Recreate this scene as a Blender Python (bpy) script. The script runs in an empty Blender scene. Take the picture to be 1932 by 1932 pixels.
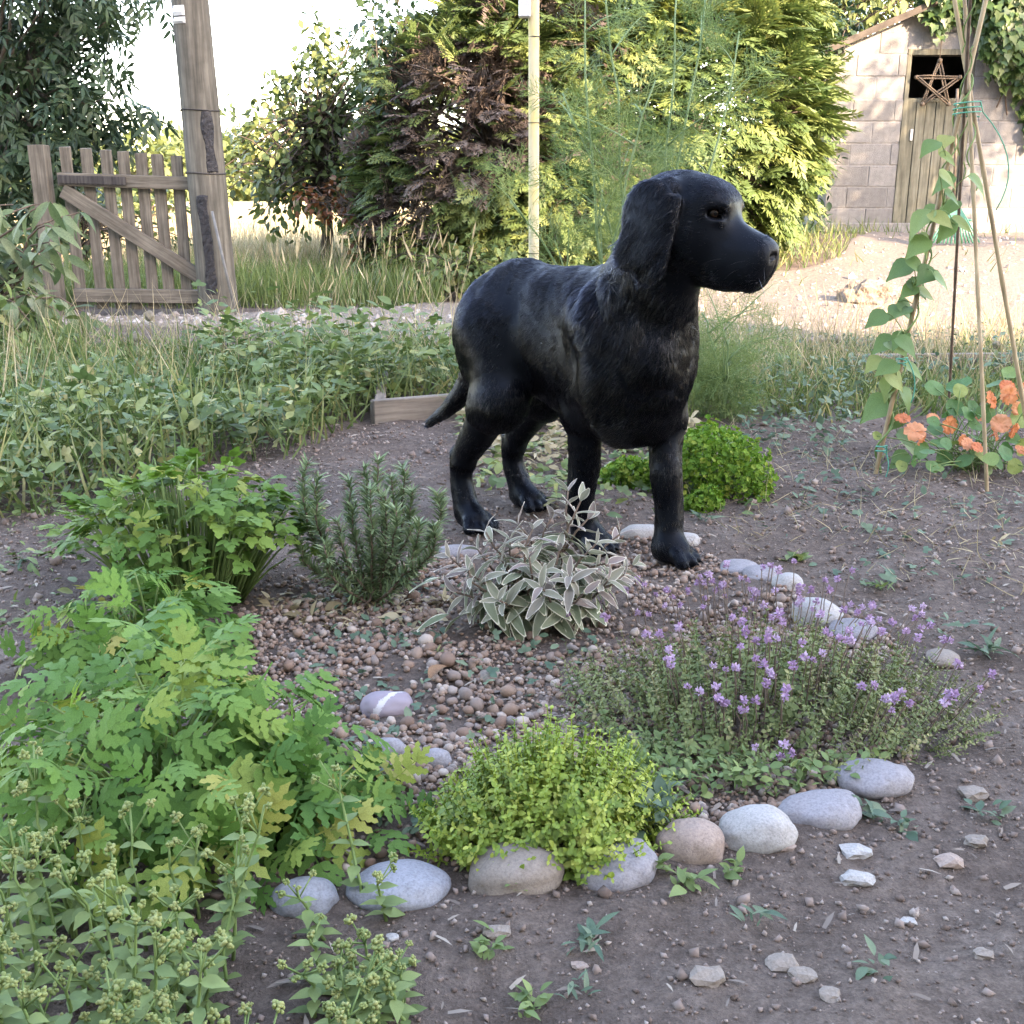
import bpy, math
import numpy as np
from mathutils import Vector, Matrix

# ------------------------------------------------------------------ camera, sky, sun, exposure
scene = bpy.context.scene
PITCH = math.radians(16.3)
CAM_H, FOC = 0.75, 1.07
cam_d = bpy.data.cameras.new("camera")
cam_d.sensor_width = 36.0
cam_d.lens = 36.0 * FOC
cam_d.clip_start = 0.05
cam_d.clip_end = 3000
cam = bpy.data.objects.new("camera", cam_d)
cam.location = (0, 0, CAM_H)
cam.rotation_euler = (math.pi / 2 - PITCH, 0, 0)
scene.collection.objects.link(cam)
scene.camera = cam

SUN_EL = math.radians(22)
SUN_AZ = math.radians(143)          # clockwise from +Y: the sun stands behind the camera, to its right
world = bpy.data.worlds.new("World")
scene.world = world
world.use_nodes = True
wn = world.node_tree
sky = wn.nodes.new("ShaderNodeTexSky")
sky.sky_type = 'NISHITA'
sky.sun_disc = False
sky.sun_elevation = SUN_EL
sky.sun_rotation = SUN_AZ
sky.dust_density = 1.0
sky.air_density = 1.0
wn.nodes["Background"].inputs[1].default_value = 0.15
wn.links.new(sky.outputs[0], wn.nodes["Background"].inputs[0])
sun_d = bpy.data.lights.new("sun", 'SUN')
sun_d.energy = 2.0
sun_d.angle = math.radians(0.6)
sun_d.color = (1.0, 0.87, 0.68)
sun = bpy.data.objects.new("sun", sun_d)
sdir = Vector((math.sin(SUN_AZ) * math.cos(SUN_EL), math.cos(SUN_AZ) * math.cos(SUN_EL), math.sin(SUN_EL)))
sun.rotation_euler = sdir.to_track_quat('Z', 'Y').to_euler()
sun.location = (6, -8, 12)
scene.collection.objects.link(sun)

vs = scene.view_settings
vs.view_transform = 'Standard'
vs.look = 'None'
vs.exposure = 3.62
vs.use_white_balance = True
vs.white_balance_temperature = 7850
vs.white_balance_tint = 21
vs.gamma = 1.0
vs.use_curve_mapping = False
scene.cycles.max_bounces = 8
scene.cycles.transparent_max_bounces = 6
scene.cycles.use_denoising = True

# ------------------------------------------------------------------ helpers
rng = np.random.default_rng(11)
COL = scene.collection
U = rng.uniform
N = rng.normal


def sstep(a, b, x):
    t = np.clip((np.asarray(x, float) - a) / (b - a), 0, 1)
    return t * t * (3 - 2 * t)


def height(x, y):
    """Ground height of the garden: level beds, the yard rising gently to the shed."""
    x = np.asarray(x, float)
    y = np.asarray(y, float)
    z = 0.33 * sstep(6.0, 13.0, y) * sstep(-1.5, 2.5, x)
    z = z + 0.02 * np.sin(x * 2.1 + 0.7) * np.sin(y * 1.7) * sstep(2.5, 4.5, y) * (1 - sstep(11, 16, y))
    return z


CP, SP = math.cos(PITCH), math.sin(PITCH)


def ground_at(px, py, z=None):
    """Survey point: where a sight line over the garden (picture units of 1932) meets the ground (or the height z)."""
    u = px / 1932 - 0.5
    v = 0.5 - py / 1932
    d = np.array([u / FOC, CP + v / FOC * SP, -SP + v / FOC * CP])
    zz = 0.0 if z is None else z
    for _ in range(8):
        t = (zz - CAM_H) / d[2] if d[2] < -1e-4 else 300
        p = np.array([0, 0, CAM_H]) + d * t
        if z is not None:
            break
        zz = float(height(p[0], p[1]))
    return np.array([p[0], p[1], zz])


def point_at(px, py, y):
    """Survey point at the distance y."""
    u = px / 1932 - 0.5
    v = 0.5 - py / 1932
    d = np.array([u / FOC, CP + v / FOC * SP, -SP + v / FOC * CP])
    t = y / d[1]
    return np.array([0, 0, CAM_H]) + d * t


def vnoise(p, seed=0):
    """Smooth value noise, p (n,3) -> -1..1."""
    p = np.asarray(p, float)
    i = np.floor(p).astype(np.int64)
    f = p - i
    f = f * f * (3 - 2 * f)
    out = np.zeros(len(p))
    for dx in (0, 1):
        for dy in (0, 1):
            for dz in (0, 1):
                h = ((i[:, 0] + dx) * 374761393 + (i[:, 1] + dy) * 668265263 + (i[:, 2] + dz) * 2147483647 + seed * 1274126177) & 0xffffffff
                h = ((h ^ (h >> 13)) * 1274126177) & 0xffffffff
                h = ((h ^ (h >> 16)) & 0xffff) / 32767.5 - 1
                w = (f[:, 0] if dx else 1 - f[:, 0]) * (f[:, 1] if dy else 1 - f[:, 1]) * (f[:, 2] if dz else 1 - f[:, 2])
                out += h * w
    return out


def noise2(x, y, s, seed=0):
    return vnoise(np.stack([np.ravel(x) * s, np.ravel(y) * s, np.zeros(np.size(x)) + 0.37], 1), seed).reshape(np.shape(x))


def make_mesh(name, V, F, attrs=None, smooth=True, mats=None, midx=None):
    V = np.ascontiguousarray(V, np.float32)
    F = np.asarray(F, np.int32)
    k = F.shape[1]
    me = bpy.data.meshes.new(name)
    me.vertices.add(len(V))
    me.vertices.foreach_set("co", V.ravel())
    me.loops.add(F.size)
    me.loops.foreach_set("vertex_index", F.ravel())
    me.polygons.add(len(F))
    me.polygons.foreach_set("loop_start", np.arange(0, F.size, k, dtype=np.int32))
    me.polygons.foreach_set("use_smooth", np.full(len(F), bool(smooth)))
    for m in (mats or []):
        me.materials.append(m)
    if midx is not None:
        me.polygons.foreach_set("material_index", np.asarray(midx, np.int32))
    me.update(calc_edges=True)
    for an, av in (attrs or {}).items():
        a = me.attributes.new(an, 'FLOAT', 'POINT')
        a.data.foreach_set("value", np.ascontiguousarray(av, np.float32))
    return me


def link(name, data, parent=None, loc=None, mat3=None, label=None, cat=None, group=None, kind=None):
    o = bpy.data.objects.new(name, data)
    COL.objects.link(o)
    if parent is not None:
        o.parent = parent
    if mat3 is not None or loc is not None:
        m = Matrix.Identity(4) if mat3 is None else Matrix([list(map(float, r)) + [0] for r in mat3] + [[0, 0, 0, 1]])
        if loc is not None:
            m.translation = Vector([float(c) for c in loc])
        o.matrix_local = m
    if label:
        o["label"] = label
    if cat:
        o["category"] = cat
    if group:
        o["group"] = group
    if kind:
        o["kind"] = kind
    return o


def empty(name, loc, label, cat, group=None):
    o = link(name, None, None, loc, None, label, cat, group)
    o.empty_display_size = 0.1
    return o


def obj(name, V, F, mat, parent=None, attrs=None, smooth=True, origin=None, **kw):
    """One mesh object; V in world metres, moved into the parent's frame (parents are unrotated Empties)."""
    V = np.asarray(V, float)
    off = np.zeros(3)
    if parent is not None:
        off = np.array(parent.location)
    if origin is not None:
        me = make_mesh(name, V - np.asarray(origin), F, attrs, smooth, [mat])
        return link(name, me, parent, np.asarray(origin) - off, None, **kw)
    me = make_mesh(name, V - off, F, attrs, smooth, [mat])
    return link(name, me, parent, **kw)


def frames(d, n):
    """Rotation matrices whose columns are side, d, normal. d, n: (k,3)."""
    d = np.atleast_2d(d).astype(float)
    n = np.broadcast_to(np.atleast_2d(n).astype(float), d.shape)
    d = d / np.linalg.norm(d, axis=1, keepdims=True)
    s = np.cross(d, n)
    l = np.linalg.norm(s, axis=1, keepdims=True)
    bad = l[:, 0] < 1e-4
    if bad.any():
        s[bad] = np.cross(d[bad], np.array([0.3, 0.5, 0.8]))
        l = np.linalg.norm(s, axis=1, keepdims=True)
    s = s / l
    m = np.cross(s, d)
    return np.stack([s, d, m], axis=2)


def unit(v):
    v = np.asarray(v, float)
    return v / np.maximum(np.linalg.norm(v, axis=-1, keepdims=True), 1e-9)


def rand_dirs(k, up=0.0):
    v = N(size=(k, 3))
    v[:, 2] += up
    return unit(v)


def scatter(T, P, R, S, tint=None, ti=None):
    """Copies of template(s) T=(V,F[,attrs]) at P with rotation R and scale S, merged -> V, F, attrs."""
    if not isinstance(T, list):
        T = [T]
    P = np.asarray(P, float)
    k = len(P)
    S = np.broadcast_to(np.asarray(S, float), (k,)) if np.ndim(S) < 2 else np.asarray(S, float)
    if ti is None:
        ti = rng.integers(0, len(T), k)
    if tint is None:
        tint = U(0, 1, k)
    Vs, Fs, At = [], [], {"tint": []}
    names = set()
    for t in T:
        names |= set(t[2].keys()) if len(t) > 2 else set()
    for nme in names:
        At[nme] = []
    base = 0
    for j, t in enumerate(T):
        sel = np.nonzero(ti == j)[0]
        if len(sel) == 0:
            continue
        tv = np.asarray(t[0], float)
        sc = S[sel][:, None, None] if S.ndim == 1 else S[sel][:, None, :]
        v = np.einsum('kij,kvj->kvi', R[sel], tv[None] * sc) + P[sel][:, None, :]
        f = np.asarray(t[1])[None] + (base + np.arange(len(sel)) * len(tv))[:, None, None]
        Vs.append(v.reshape(-1, 3))
        Fs.append(f.reshape(-1, f.shape[2]))
        At["tint"].append(np.repeat(tint[sel], len(tv)))
        for nme in names:
            a = t[2].get(nme) if len(t) > 2 else None
            At[nme].append(np.tile(a if a is not None else np.zeros(len(tv)), len(sel)))
        base += len(sel) * len(tv)
    return np.concatenate(Vs), np.concatenate(Fs), {q: np.concatenate(w) for q, w in At.items()}


def join(parts):
    """[(V,F[,attrs])...] -> one (V,F,attrs) of triangles."""
    Vs, Fs, b = [], [], 0
    names = set()
    for p in parts:
        names |= set(p[2].keys()) if len(p) > 2 else set()
    At = {q: [] for q in names}
    for p in parts:
        Vs.append(np.asarray(p[0], float))
        Fs.append(np.asarray(p[1]) + b)
        for q in names:
            a = p[2].get(q) if len(p) > 2 else None
            At[q].append(np.asarray(a) if a is not None else np.zeros(len(p[0])))
        b += len(p[0])
    return np.concatenate(Vs), np.concatenate(Fs), {q: np.concatenate(w) for q, w in At.items()}


def tube(pts, rad, sides=6, cap=True):
    """A tapered tube of triangles along pts."""
    pts = np.asarray(pts, float)
    n = len(pts)
    rad = np.broadcast_to(np.asarray(rad, float), (n,))
    tan = np.gradient(pts, axis=0)
    tan = unit(tan)
    ref = np.array([0.0, 0.0, 1.0]) if abs(tan[0, 2]) < 0.9 else np.array([1.0, 0.0, 0.0])
    V = []
    side = unit(np.cross(tan[0], ref))
    a = np.arange(sides) * 2 * math.pi / sides
    for i in range(n):
        side = unit(side - tan[i] * np.dot(side, tan[i]))
        b = np.cross(tan[i], side)
        V.append(pts[i] + rad[i] * (np.cos(a)[:, None] * side + np.sin(a)[:, None] * b))
    V = np.concatenate(V)
    F = []
    for i in range(n - 1):
        for j in range(sides):
            q = (j + 1) % sides
            A, B, C, D = i * sides + j, i * sides + q, (i + 1) * sides + q, (i + 1) * sides + j
            F += [(A, B, C), (A, C, D)]
    if cap:
        V = np.concatenate([V, pts[:1], pts[-1:]])
        c0, c1 = len(V) - 2, len(V) - 1
        for j in range(sides):
            q = (j + 1) % sides
            F += [(c0, q, j), (c1, (n - 1) * sides + j, (n - 1) * sides + q)]
    return V, np.array(F)


def bend(p0, p1, sag=0.0, k=6, wob=0.0, side=None):
    """A curved line from p0 to p1; sag bows it along side (default up)."""
    p0, p1 = np.asarray(p0, float), np.asarray(p1, float)
    t = np.linspace(0, 1, k)[:, None]
    s = np.array([0, 0, 1.0]) if side is None else np.asarray(side, float)
    out = p0 * (1 - t) + p1 * t + s * (4 * sag * t * (1 - t))
    if wob:
        w = N(size=(k, 3)) * wob
        w[0] = 0
        out += w
    return out


def box(lo, hi, bev=0.0, jit=0.0):
    """A box of triangles with chamfered long edges; lo, hi corners."""
    lo, hi = np.asarray(lo, float), np.asarray(hi, float)
    if bev <= 0:
        c = np.array([[x, y, z] for x in (0, 1) for y in (0, 1) for z in (0, 1)], float)
        V = lo + c * (hi - lo)
        F = [(0, 1, 3, 2), (4, 6, 7, 5), (0, 4, 5, 1), (2, 3, 7, 6), (0, 2, 6, 4), (1, 5, 7, 3)]
        return V, tri(F)
    # chamfered: three nested boxes' corners
    V, idx = [], {}
    for ax in range(3):
        for x in (0, 1):
            for y in (0, 1):
                for z in (0, 1):
                    p = []
                    for a, q in enumerate((x, y, z)):
                        e = 0 if a == ax else bev
                        p.append(lo[a] + e if q == 0 else hi[a] - e)
                    idx[(ax, x, y, z)] = len(V)
                    V.append(p)
    F = []
    for ax in range(3):
        o = [a for a in range(3) if a != ax]
        for s in (0, 1):
            q = []
            for (i, j) in ((0, 0), (1, 0), (1, 1), (0, 1)):
                k = [0, 0, 0]
                k[ax] = s
                k[o[0]] = i
                k[o[1]] = j
                q.append(idx[(ax, *k)])
            flip = (s == 0) != (ax == 1)
            F.append(q[::-1] if flip else q)
    for ax in range(3):
        o = [a for a in range(3) if a != ax]
        for i in (0, 1):
            for j in (0, 1):
                def kk(s):
                    k = [0, 0, 0]
                    k[ax] = s
                    k[o[0]] = i
                    k[o[1]] = j
                    return k
                a0, a1 = kk(0), kk(1)
                F.append([idx[(o[0], *a0)], idx[(o[0], *a1)], idx[(o[1], *a1)], idx[(o[1], *a0)]])
    T = tri(F)
    for x in (0, 1):
        for y in (0, 1):
            for z in (0, 1):
                T = np.concatenate([T, [[idx[(0, x, y, z)], idx[(1, x, y, z)], idx[(2, x, y, z)]]]])
    V = np.array(V)
    if jit:
        V = V + N(size=V.shape) * jit
    return V, T


def tri(F):
    T = []
    for f in F:
        for i in range(1, len(f) - 1):
            T.append((f[0], f[i], f[i + 1]))
    return np.array(T)


def ico(sub=1):
    import bmesh
    b = bmesh.new()
    bmesh.ops.create_icosphere(b, subdivisions=sub, radius=1.0)
    V = np.array([v.co[:] for v in b.verts])
    b.verts.index_update()
    F = np.array([[v.index for v in f.verts] for f in b.faces])
    b.free()
    return V, F


# ------------------------------------------------------------------ materials
def nodes(name):
    m = bpy.data.materials.new(name)
    m.use_nodes = True
    nt = m.node_tree
    return m, nt, nt.nodes["Principled BSDF"], nt.nodes["Material Output"]


def nn(nt, t, **kw):
    n = nt.nodes.new(t)
    for k, v in kw.items():
        setattr(n, k, v)
    return n


def ramp(nt, stops, fac=None):
    r = nn(nt, "ShaderNodeValToRGB")
    e = r.color_ramp.elements
    while len(e) < len(stops):
        e.new(0.5)
    for el, (p, c) in zip(e, stops):
        el.position = p
        el.color = (*c, 1)
    if fac is not None:
        nt.links.new(fac, r.inputs[0])
    return r


def noise_node(nt, scale, detail=4, rough=0.55, coord='Object', dist=0.0, vec=None):
    n = nn(nt, "ShaderNodeTexNoise")
    n.inputs["Scale"].default_value = scale
    n.inputs["Detail"].default_value = detail
    n.inputs["Roughness"].default_value = rough
    n.inputs["Distortion"].default_value = dist
    if vec is None:
        tc = nn(nt, "ShaderNodeTexCoord")
        vec = tc.outputs[coord]
    nt.links.new(vec, n.inputs["Vector"])
    return n


def mathn(nt, op, a, b=None):
    n = nn(nt, "ShaderNodeMath", operation=op)
    for i, v in enumerate((a, b)):
        if v is None:
            continue
        if isinstance(v, (int, float)):
            n.inputs[i].default_value = v
        else:
            nt.links.new(v, n.inputs[i])
    return n.outputs[0]


def mixc(nt, fac, a, b, blend='MIX'):
    n = nn(nt, "ShaderNodeMix", data_type='RGBA', blend_type=blend)
    for i, v in ((0, fac), (6, a), (7, b)):
        if isinstance(v, (int, float)):
            n.inputs[i].default_value = v
        elif isinstance(v, tuple):
            n.inputs[i].default_value = (*v, 1)
        else:
            nt.links.new(v, n.inputs[i])
    return n.outputs[2]


def bump(nt, bs, height_out, strength=0.3, dist=0.01):
    b = nn(nt, "ShaderNodeBump")
    b.inputs["Strength"].default_value = strength
    b.inputs["Distance"].default_value = dist
    nt.links.new(height_out, b.inputs["Height"])
    nt.links.new(b.outputs[0], bs.inputs["Normal"])


def leaf_mat(name, stops, trans=0.3, rough=0.5, edge=None, grain=90, spec=0.35):
    """Leaf: colour by per-leaf tint, light passing through the blade."""
    m, nt, bs, out = nodes(name)
    at = nn(nt, "ShaderNodeAttribute", attribute_name="tint")
    oi = nn(nt, "ShaderNodeObjectInfo")
    f = mathn(nt, 'FRACT', mathn(nt, 'ADD', at.outputs["Fac"], mathn(nt, 'MULTIPLY', oi.outputs["Random"], 0.999)))
    c = ramp(nt, stops, f).outputs[0]
    nz = noise_node(nt, grain, 3)
    c = mixc(nt, 0.55, c, ramp(nt, [(0.3, (0.55, 0.55, 0.5)), (0.7, (1.3, 1.3, 1.25))], nz.outputs["Fac"]).outputs[0], 'MULTIPLY')
    if edge is not None:
        ea = nn(nt, "ShaderNodeAttribute", attribute_name="edge")
        wob = mathn(nt, 'ADD', ea.outputs["Fac"], mathn(nt, 'MULTIPLY', mathn(nt, 'SUBTRACT', nz.outputs["Fac"], 0.5), 0.7))
        c = mixc(nt, ramp(nt, [(0.70, (0, 0, 0)), (0.86, (1, 1, 1))], wob).outputs[0], c, edge)
    nt.links.new(c, bs.inputs["Base Color"])
    bs.inputs["Roughness"].default_value = rough
    bs.inputs["Specular IOR Level"].default_value = spec
    if trans > 0:
        tr = nn(nt, "ShaderNodeBsdfTranslucent")
        hs = nn(nt, "ShaderNodeHueSaturation")
        hs.inputs["Value"].default_value = 1.25
        hs.inputs["Saturation"].default_value = 1.1
        nt.links.new(c, hs.inputs["Color"])
        nt.links.new(hs.outputs[0], tr.inputs[0])
        mx = nn(nt, "ShaderNodeMixShader")
        mx.inputs[0].default_value = trans
        nt.links.new(bs.outputs[0], mx.inputs[1])
        nt.links.new(tr.outputs[0], mx.inputs[2])
        nt.links.new(mx.outputs[0], out.inputs[0])
    return m


def plain_mat(name, stops, scale=20, rough=0.8, detail=5, bump_s=0.3, bump_d=0.005, bump_scale=None, use_tint=0.0, spec=0.3, coord='Object', stretch=None):
    m, nt, bs, out = nodes(name)
    vec = None
    tc = nn(nt, "ShaderNodeTexCoord")
    vec = tc.outputs[coord]
    if stretch:
        mp = nn(nt, "ShaderNodeMapping")
        mp.inputs["Scale"].default_value = stretch
        nt.links.new(vec, mp.inputs["Vector"])
        vec = mp.outputs[0]
    nz = noise_node(nt, scale, detail, vec=vec)
    f = nz.outputs["Fac"]
    if use_tint:
        at = nn(nt, "ShaderNodeAttribute", attribute_name="tint")
        oi = nn(nt, "ShaderNodeObjectInfo")
        t = mathn(nt, 'FRACT', mathn(nt, 'ADD', at.outputs["Fac"], mathn(nt, 'MULTIPLY', oi.outputs["Random"], 0.999)))
        f = mathn(nt, 'ADD', mathn(nt, 'MULTIPLY', f, 1 - use_tint), mathn(nt, 'MULTIPLY', t, use_tint))
    c = ramp(nt, stops, f).outputs[0]
    nt.links.new(c, bs.inputs["Base Color"])
    bs.inputs["Roughness"].default_value = rough
    bs.inputs["Specular IOR Level"].default_value = spec
    if bump_s:
        bz = noise_node(nt, bump_scale or scale * 3, 5, vec=vec)
        bump(nt, bs, bz.outputs["Fac"], bump_s, bump_d)
    return m
# ------------------------------------------------------------------ ground, path, field
def in_poly(x, y, poly):
    x, y = np.asarray(x), np.asarray(y)
    c = np.zeros(x.shape, bool)
    n = len(poly)
    for i in range(n):
        x0, y0 = poly[i][:2]
        x1, y1 = poly[(i + 1) % n][:2]
        t = ((y0 > y) != (y1 > y)) & (x < (x1 - x0) * (y - y0) / (y1 - y0 + 1e-12) + x0)
        c ^= t
    return c


BED = np.array([ground_at(*p)[:2] for p in ((500, 1690), (640, 1665), (900, 1660), (1240, 1625), (1480, 1560), (1700, 1460), (1800, 1350), (1730, 1240),
                                            (1600, 1180), (1480, 1110), (1330, 1040), (1160, 1005), (1000, 1020), (850, 1040), (640, 1080), (470, 1110), (430, 1250), (420, 1500))])


def soil_relief(x, y):
    near = 1 - sstep(3.2, 4.6, np.hypot(x, y))
    r = .014 * noise2(x, y, 6, 1) + .008 * noise2(x, y, 17, 2)
    r = r + .0065 * np.abs(noise2(x, y, 38, 3)) * (.4 + np.clip(noise2(x, y, 5, 9), 0, 1) * 1.6) + .0035 * np.abs(noise2(x, y, 80, 4))
    return r * near


def surf(x, y):
    return height(x, y) + soil_relief(np.asarray(x, float), np.asarray(y, float))


def lines(a, lo, hi, b, step, grow=1.16):
    mid = np.arange(lo, hi, step)
    out, s, v = [], step, hi
    while v < b:
        out.append(v)
        s *= grow
        v += s
    out.append(b)
    o2, s, v = [], step, lo
    while True:
        s *= grow
        v -= s
        if v < a:
            break
        o2.append(v)
    return np.concatenate([[a], o2[::-1], mid, out])


def sheet(xs, ys, f):
    X, Y = np.meshgrid(xs, ys, indexing='ij')
    Z = f(X, Y)
    V = np.stack([X, Y, Z], -1).reshape(-1, 3)
    n = len(ys)
    i = np.arange(len(xs) - 1)[:, None] * n + np.arange(n - 1)[None]
    F = np.stack([i, i + n, i + n + 1, i + 1], -1).reshape(-1, 4)
    return V, F


def soil_material():
    m, nt, bs, out = nodes("garden_soil")
    n1 = noise_node(nt, 5, 6, 0.6)
    n2 = noise_node(nt, 60, 6, 0.7)
    n3 = noise_node(nt, 260, 4, 0.7)
    c1 = ramp(nt, [(0.30, (.115, .088, .073)), (0.55, (.175, .138, .116)), (0.75, (.245, .20, .17))], n1.outputs["Fac"]).outputs[0]
    c2 = ramp(nt, [(0.28, (.45, .42, .40)), (0.55, (1.0, .98, .96)), (0.75, (1.55, 1.5, 1.45))], n2.outputs["Fac"]).outputs[0]
    c = mixc(nt, 0.8, c1, c2, 'MULTIPLY')
    c3 = ramp(nt, [(0.35, (.6, .6, .6)), (0.66, (1.15, 1.15, 1.15)), (0.78, (2.0, 2.0, 1.95))], n3.outputs["Fac"]).outputs[0]
    c = mixc(nt, 0.7, c, c3, 'MULTIPLY')
    nt.links.new(c, bs.inputs["Base Color"])
    bs.inputs["Roughness"].default_value = 0.95
    bs.inputs["Specular IOR Level"].default_value = 0.15
    h = mathn(nt, 'ADD', n2.outputs["Fac"], mathn(nt, 'MULTIPLY', n3.outputs["Fac"], 0.5))
    bump(nt, bs, h, 0.9, 0.012)
    return m


M_SOIL = soil_material()
gv, gf = sheet(lines(-900, -1.35, 1.75, 900, .0165), lines(-30, .55, 3.3, 1500, .0165), surf)
obj("ground", gv, gf, M_SOIL, kind="structure", label="dry grey-brown garden soil with stony crumbs", smooth=True)

# pale gravel path running across the garden in front of the hedge and widening to the yard by the shed
M_PATH = plain_mat("pale_gravel", [(0.25, (.13, .105, .085)), (0.5, (.215, .175, .14)), (0.75, (.31, .26, .215))], scale=45, rough=0.95, bump_s=0.9, bump_d=0.02, bump_scale=70)


def path_near(x):
    return 5.75 + .12 * np.sin(x * 1.9) + .05 * np.sin(x * 7.3) - .05 * x + .55 * (1 - sstep(-2.2, -.6, x))


def path_far(x):
    return 7.55 - .45 * (1 - sstep(-1.6, -.4, x)) + .15 * np.sin(x * 1.3 + 1) + .04 * np.sin(x * 8.1) + 1.7 * sstep(.6, 2.0, x) + 3.0 * sstep(2.2, 4.0, x)


xs = np.linspace(-3.4, 9, 160)
ts = np.linspace(0, 1, 46)
X = xs[:, None] + 0 * ts[None]
Y = path_near(xs)[:, None] * (1 - ts) + path_far(xs)[:, None] * ts
edge = np.minimum(ts, 1 - ts)[None] * 40
Z = surf(X, Y) + .028 * np.clip(edge, 0, 1) - .012 + .010 * noise2(X, Y, 6, 21) + .007 * noise2(X, Y, 17, 22)
pn = len(ts)
ii = np.arange(len(xs) - 1)[:, None] * pn + np.arange(pn - 1)[None]
obj("path", np.stack([X, Y, Z], -1).reshape(-1, 3), np.stack([ii, ii + pn, ii + pn + 1, ii + 1], -1).reshape(-1, 4), M_PATH, kind="structure",
    label="pale stony gravel path in front of the hedge")

# stubble field behind the gate, out to the far trees
M_FIELD = plain_mat("ripe_straw_field", [(0.3, (.40, .30, .15)), (0.5, (.52, .40, .21)), (0.7, (.62, .50, .28))], scale=1.2, rough=0.95, bump_s=0.6, bump_d=0.05, bump_scale=20)
fv, ff_ = sheet(np.concatenate([np.linspace(-300, -14, 30), np.linspace(-12, 12, 49), np.linspace(14, 300, 30)]), np.concatenate([np.linspace(12, 40, 29), np.linspace(45, 700, 30)]), lambda x, y: x * 0.0)
fx, fy = fv[:, 0], fv[:, 1]
fv[:, 2] = np.where(fx > -1, height(fx, fy), 0) - .04 + .075 * sstep(12, 17, fy) * (fx < -.5) + .01 * noise2(fx, fy, .2, 31)
obj("field", fv, ff_, M_FIELD, kind="structure", label="sunlit straw-coloured field beyond the gate")

# ------------------------------------------------------------------ gravel of the herb bed
PEB_STOPS = [(0.0, (.12, .078, .058)), (0.25, (.20, .13, .095)), (0.5, (.26, .18, .13)), (0.7, (.19, .15, .13)), (0.82, (.42, .34, .28)), (0.9, (.12, .105, .10)), (1.0, (.30, .18, .11))]
M_PEB = plain_mat("pea_gravel", PEB_STOPS, scale=60, rough=0.72, use_tint=0.8, bump_s=0.25, bump_d=0.002, bump_scale=400, spec=0.3)


def pebble_templates(k=8, sub=1):
    out = []
    v, f = ico(sub)
    for j in range(k):
        w = v * np.array([U(.8, 1.15), U(.7, 1.0), U(.5, .8)])
        w = w * (1 + .22 * vnoise(v * 1.3 + j * 7, j))[:, None]
        out.append((w, f))
    return out


PEB = pebble_templates()
lo, hi = BED.min(0), BED.max(0)
K = 25000
px_, py_ = U(lo[0], hi[0], K), U(lo[1], hi[1], K)
keep = in_poly(px_, py_, BED)
bare = noise2(px_, py_, 4.5, 51) + .5 * noise2(px_, py_, 11, 52)
keep &= (bare > -.15) | (U(0, 1, K) < .25)
px_, py_ = px_[keep], py_[keep]
k = len(px_)
rad = np.exp(N(np.log(.0043), .38, k))
pz = surf(px_, py_) + rad * U(.2, .9, k)
order = np.argsort(py_ / rad ** 0.7)
bed = empty("gravel_bed", (BED[:, 0].mean(), BED[:, 1].mean(), 0), "rounded brown pea gravel covering the stone-edged herb bed", "gravel")
bed["kind"] = "structure"
del bed["category"]
pmesh = [make_mesh("pebble", t[0], t[1], None, True, [M_PEB]) for t in pebble_templates(8, 2)]
# pebbles that are clear of the plants and near enough to pick apart
zone = in_poly(px_, py_, np.array([ground_at(*p)[:2] for p in ((600, 1640), (860, 1640), (860, 1400), (1080, 1380), (1090, 1220), (860, 1200), (640, 1190), (690, 1330), (660, 1480))]))
zi = order[zone[order]][:300]
Rq = frames(rand_dirs(k), rand_dirs(k) * .35 + np.array([0, 0, 1.0]))
for i in zi:
    o = link("pebble", pmesh[i % 8], bed, np.array([px_[i], py_[i], pz[i]]) - np.array(bed.location), Rq[i] * rad[i])
rest = np.setdiff1d(np.arange(k), zi)
v, f, a = scatter(PEB, np.stack([px_, py_, pz], 1)[rest], Rq[rest], rad[rest])
obj("pebbles", v, f, M_PEB, bed, a, kind="stuff")

# crumbs of soil, grit and chalk flecks on the open soil
M_CRUMB = plain_mat("soil_crumb", [(0.0, (.11, .078, .062)), (0.4, (.185, .138, .113)), (0.7, (.24, .185, .155)), (0.93, (.32, .27, .23)), (1.0, (.5, .46, .42))], scale=80, rough=0.95, use_tint=0.85, bump_s=0)
crumbT = []
oct_v = np.array([[1, 0, 0], [-1, 0, 0], [0, 1, 0], [0, -1, 0], [0, 0, 1], [0, 0, -1]], float)
oct_f = np.array([[0, 2, 4], [2, 1, 4], [1, 3, 4], [3, 0, 4], [2, 0, 5], [1, 2, 5], [3, 1, 5], [0, 3, 5]])
icv, icf = oct_v, oct_f
for j in range(8):
    crumbT.append((icv * np.array([U(.8, 1.2), U(.7, 1.1), U(.5, .9)]) * (1 + .2 * N(size=(len(icv), 1))) + N(0, .12, icv.shape), icf))
K = 62000
r_ = np.sqrt(U(.6 ** 2, 3.6 ** 2, K))
cx, cy = U(-1.2, 1.7, K), U(.6, 3.6, K)
keep = ~in_poly(cx, cy, BED) & (np.abs(cx) < .25 + .62 * cy) & (U(0, 1, K) < np.clip(1.5 / cy, .2, 1))
cx, cy = cx[keep], cy[keep]
k = len(cx)
cr = np.exp(N(np.log(.0016), .55, k)) * (1 + .25 * cy)
v, f, a = scatter(crumbT, np.stack([cx, cy, surf(cx, cy) + cr * .3], 1), frames(rand_dirs(k), rand_dirs(k)), cr)
obj("soil_crumbs", v, f, M_CRUMB, None, a, smooth=True, kind="stuff", label="crumbs of dry soil and grit scattered over the bare ground", cat="soil crumbs")

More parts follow.
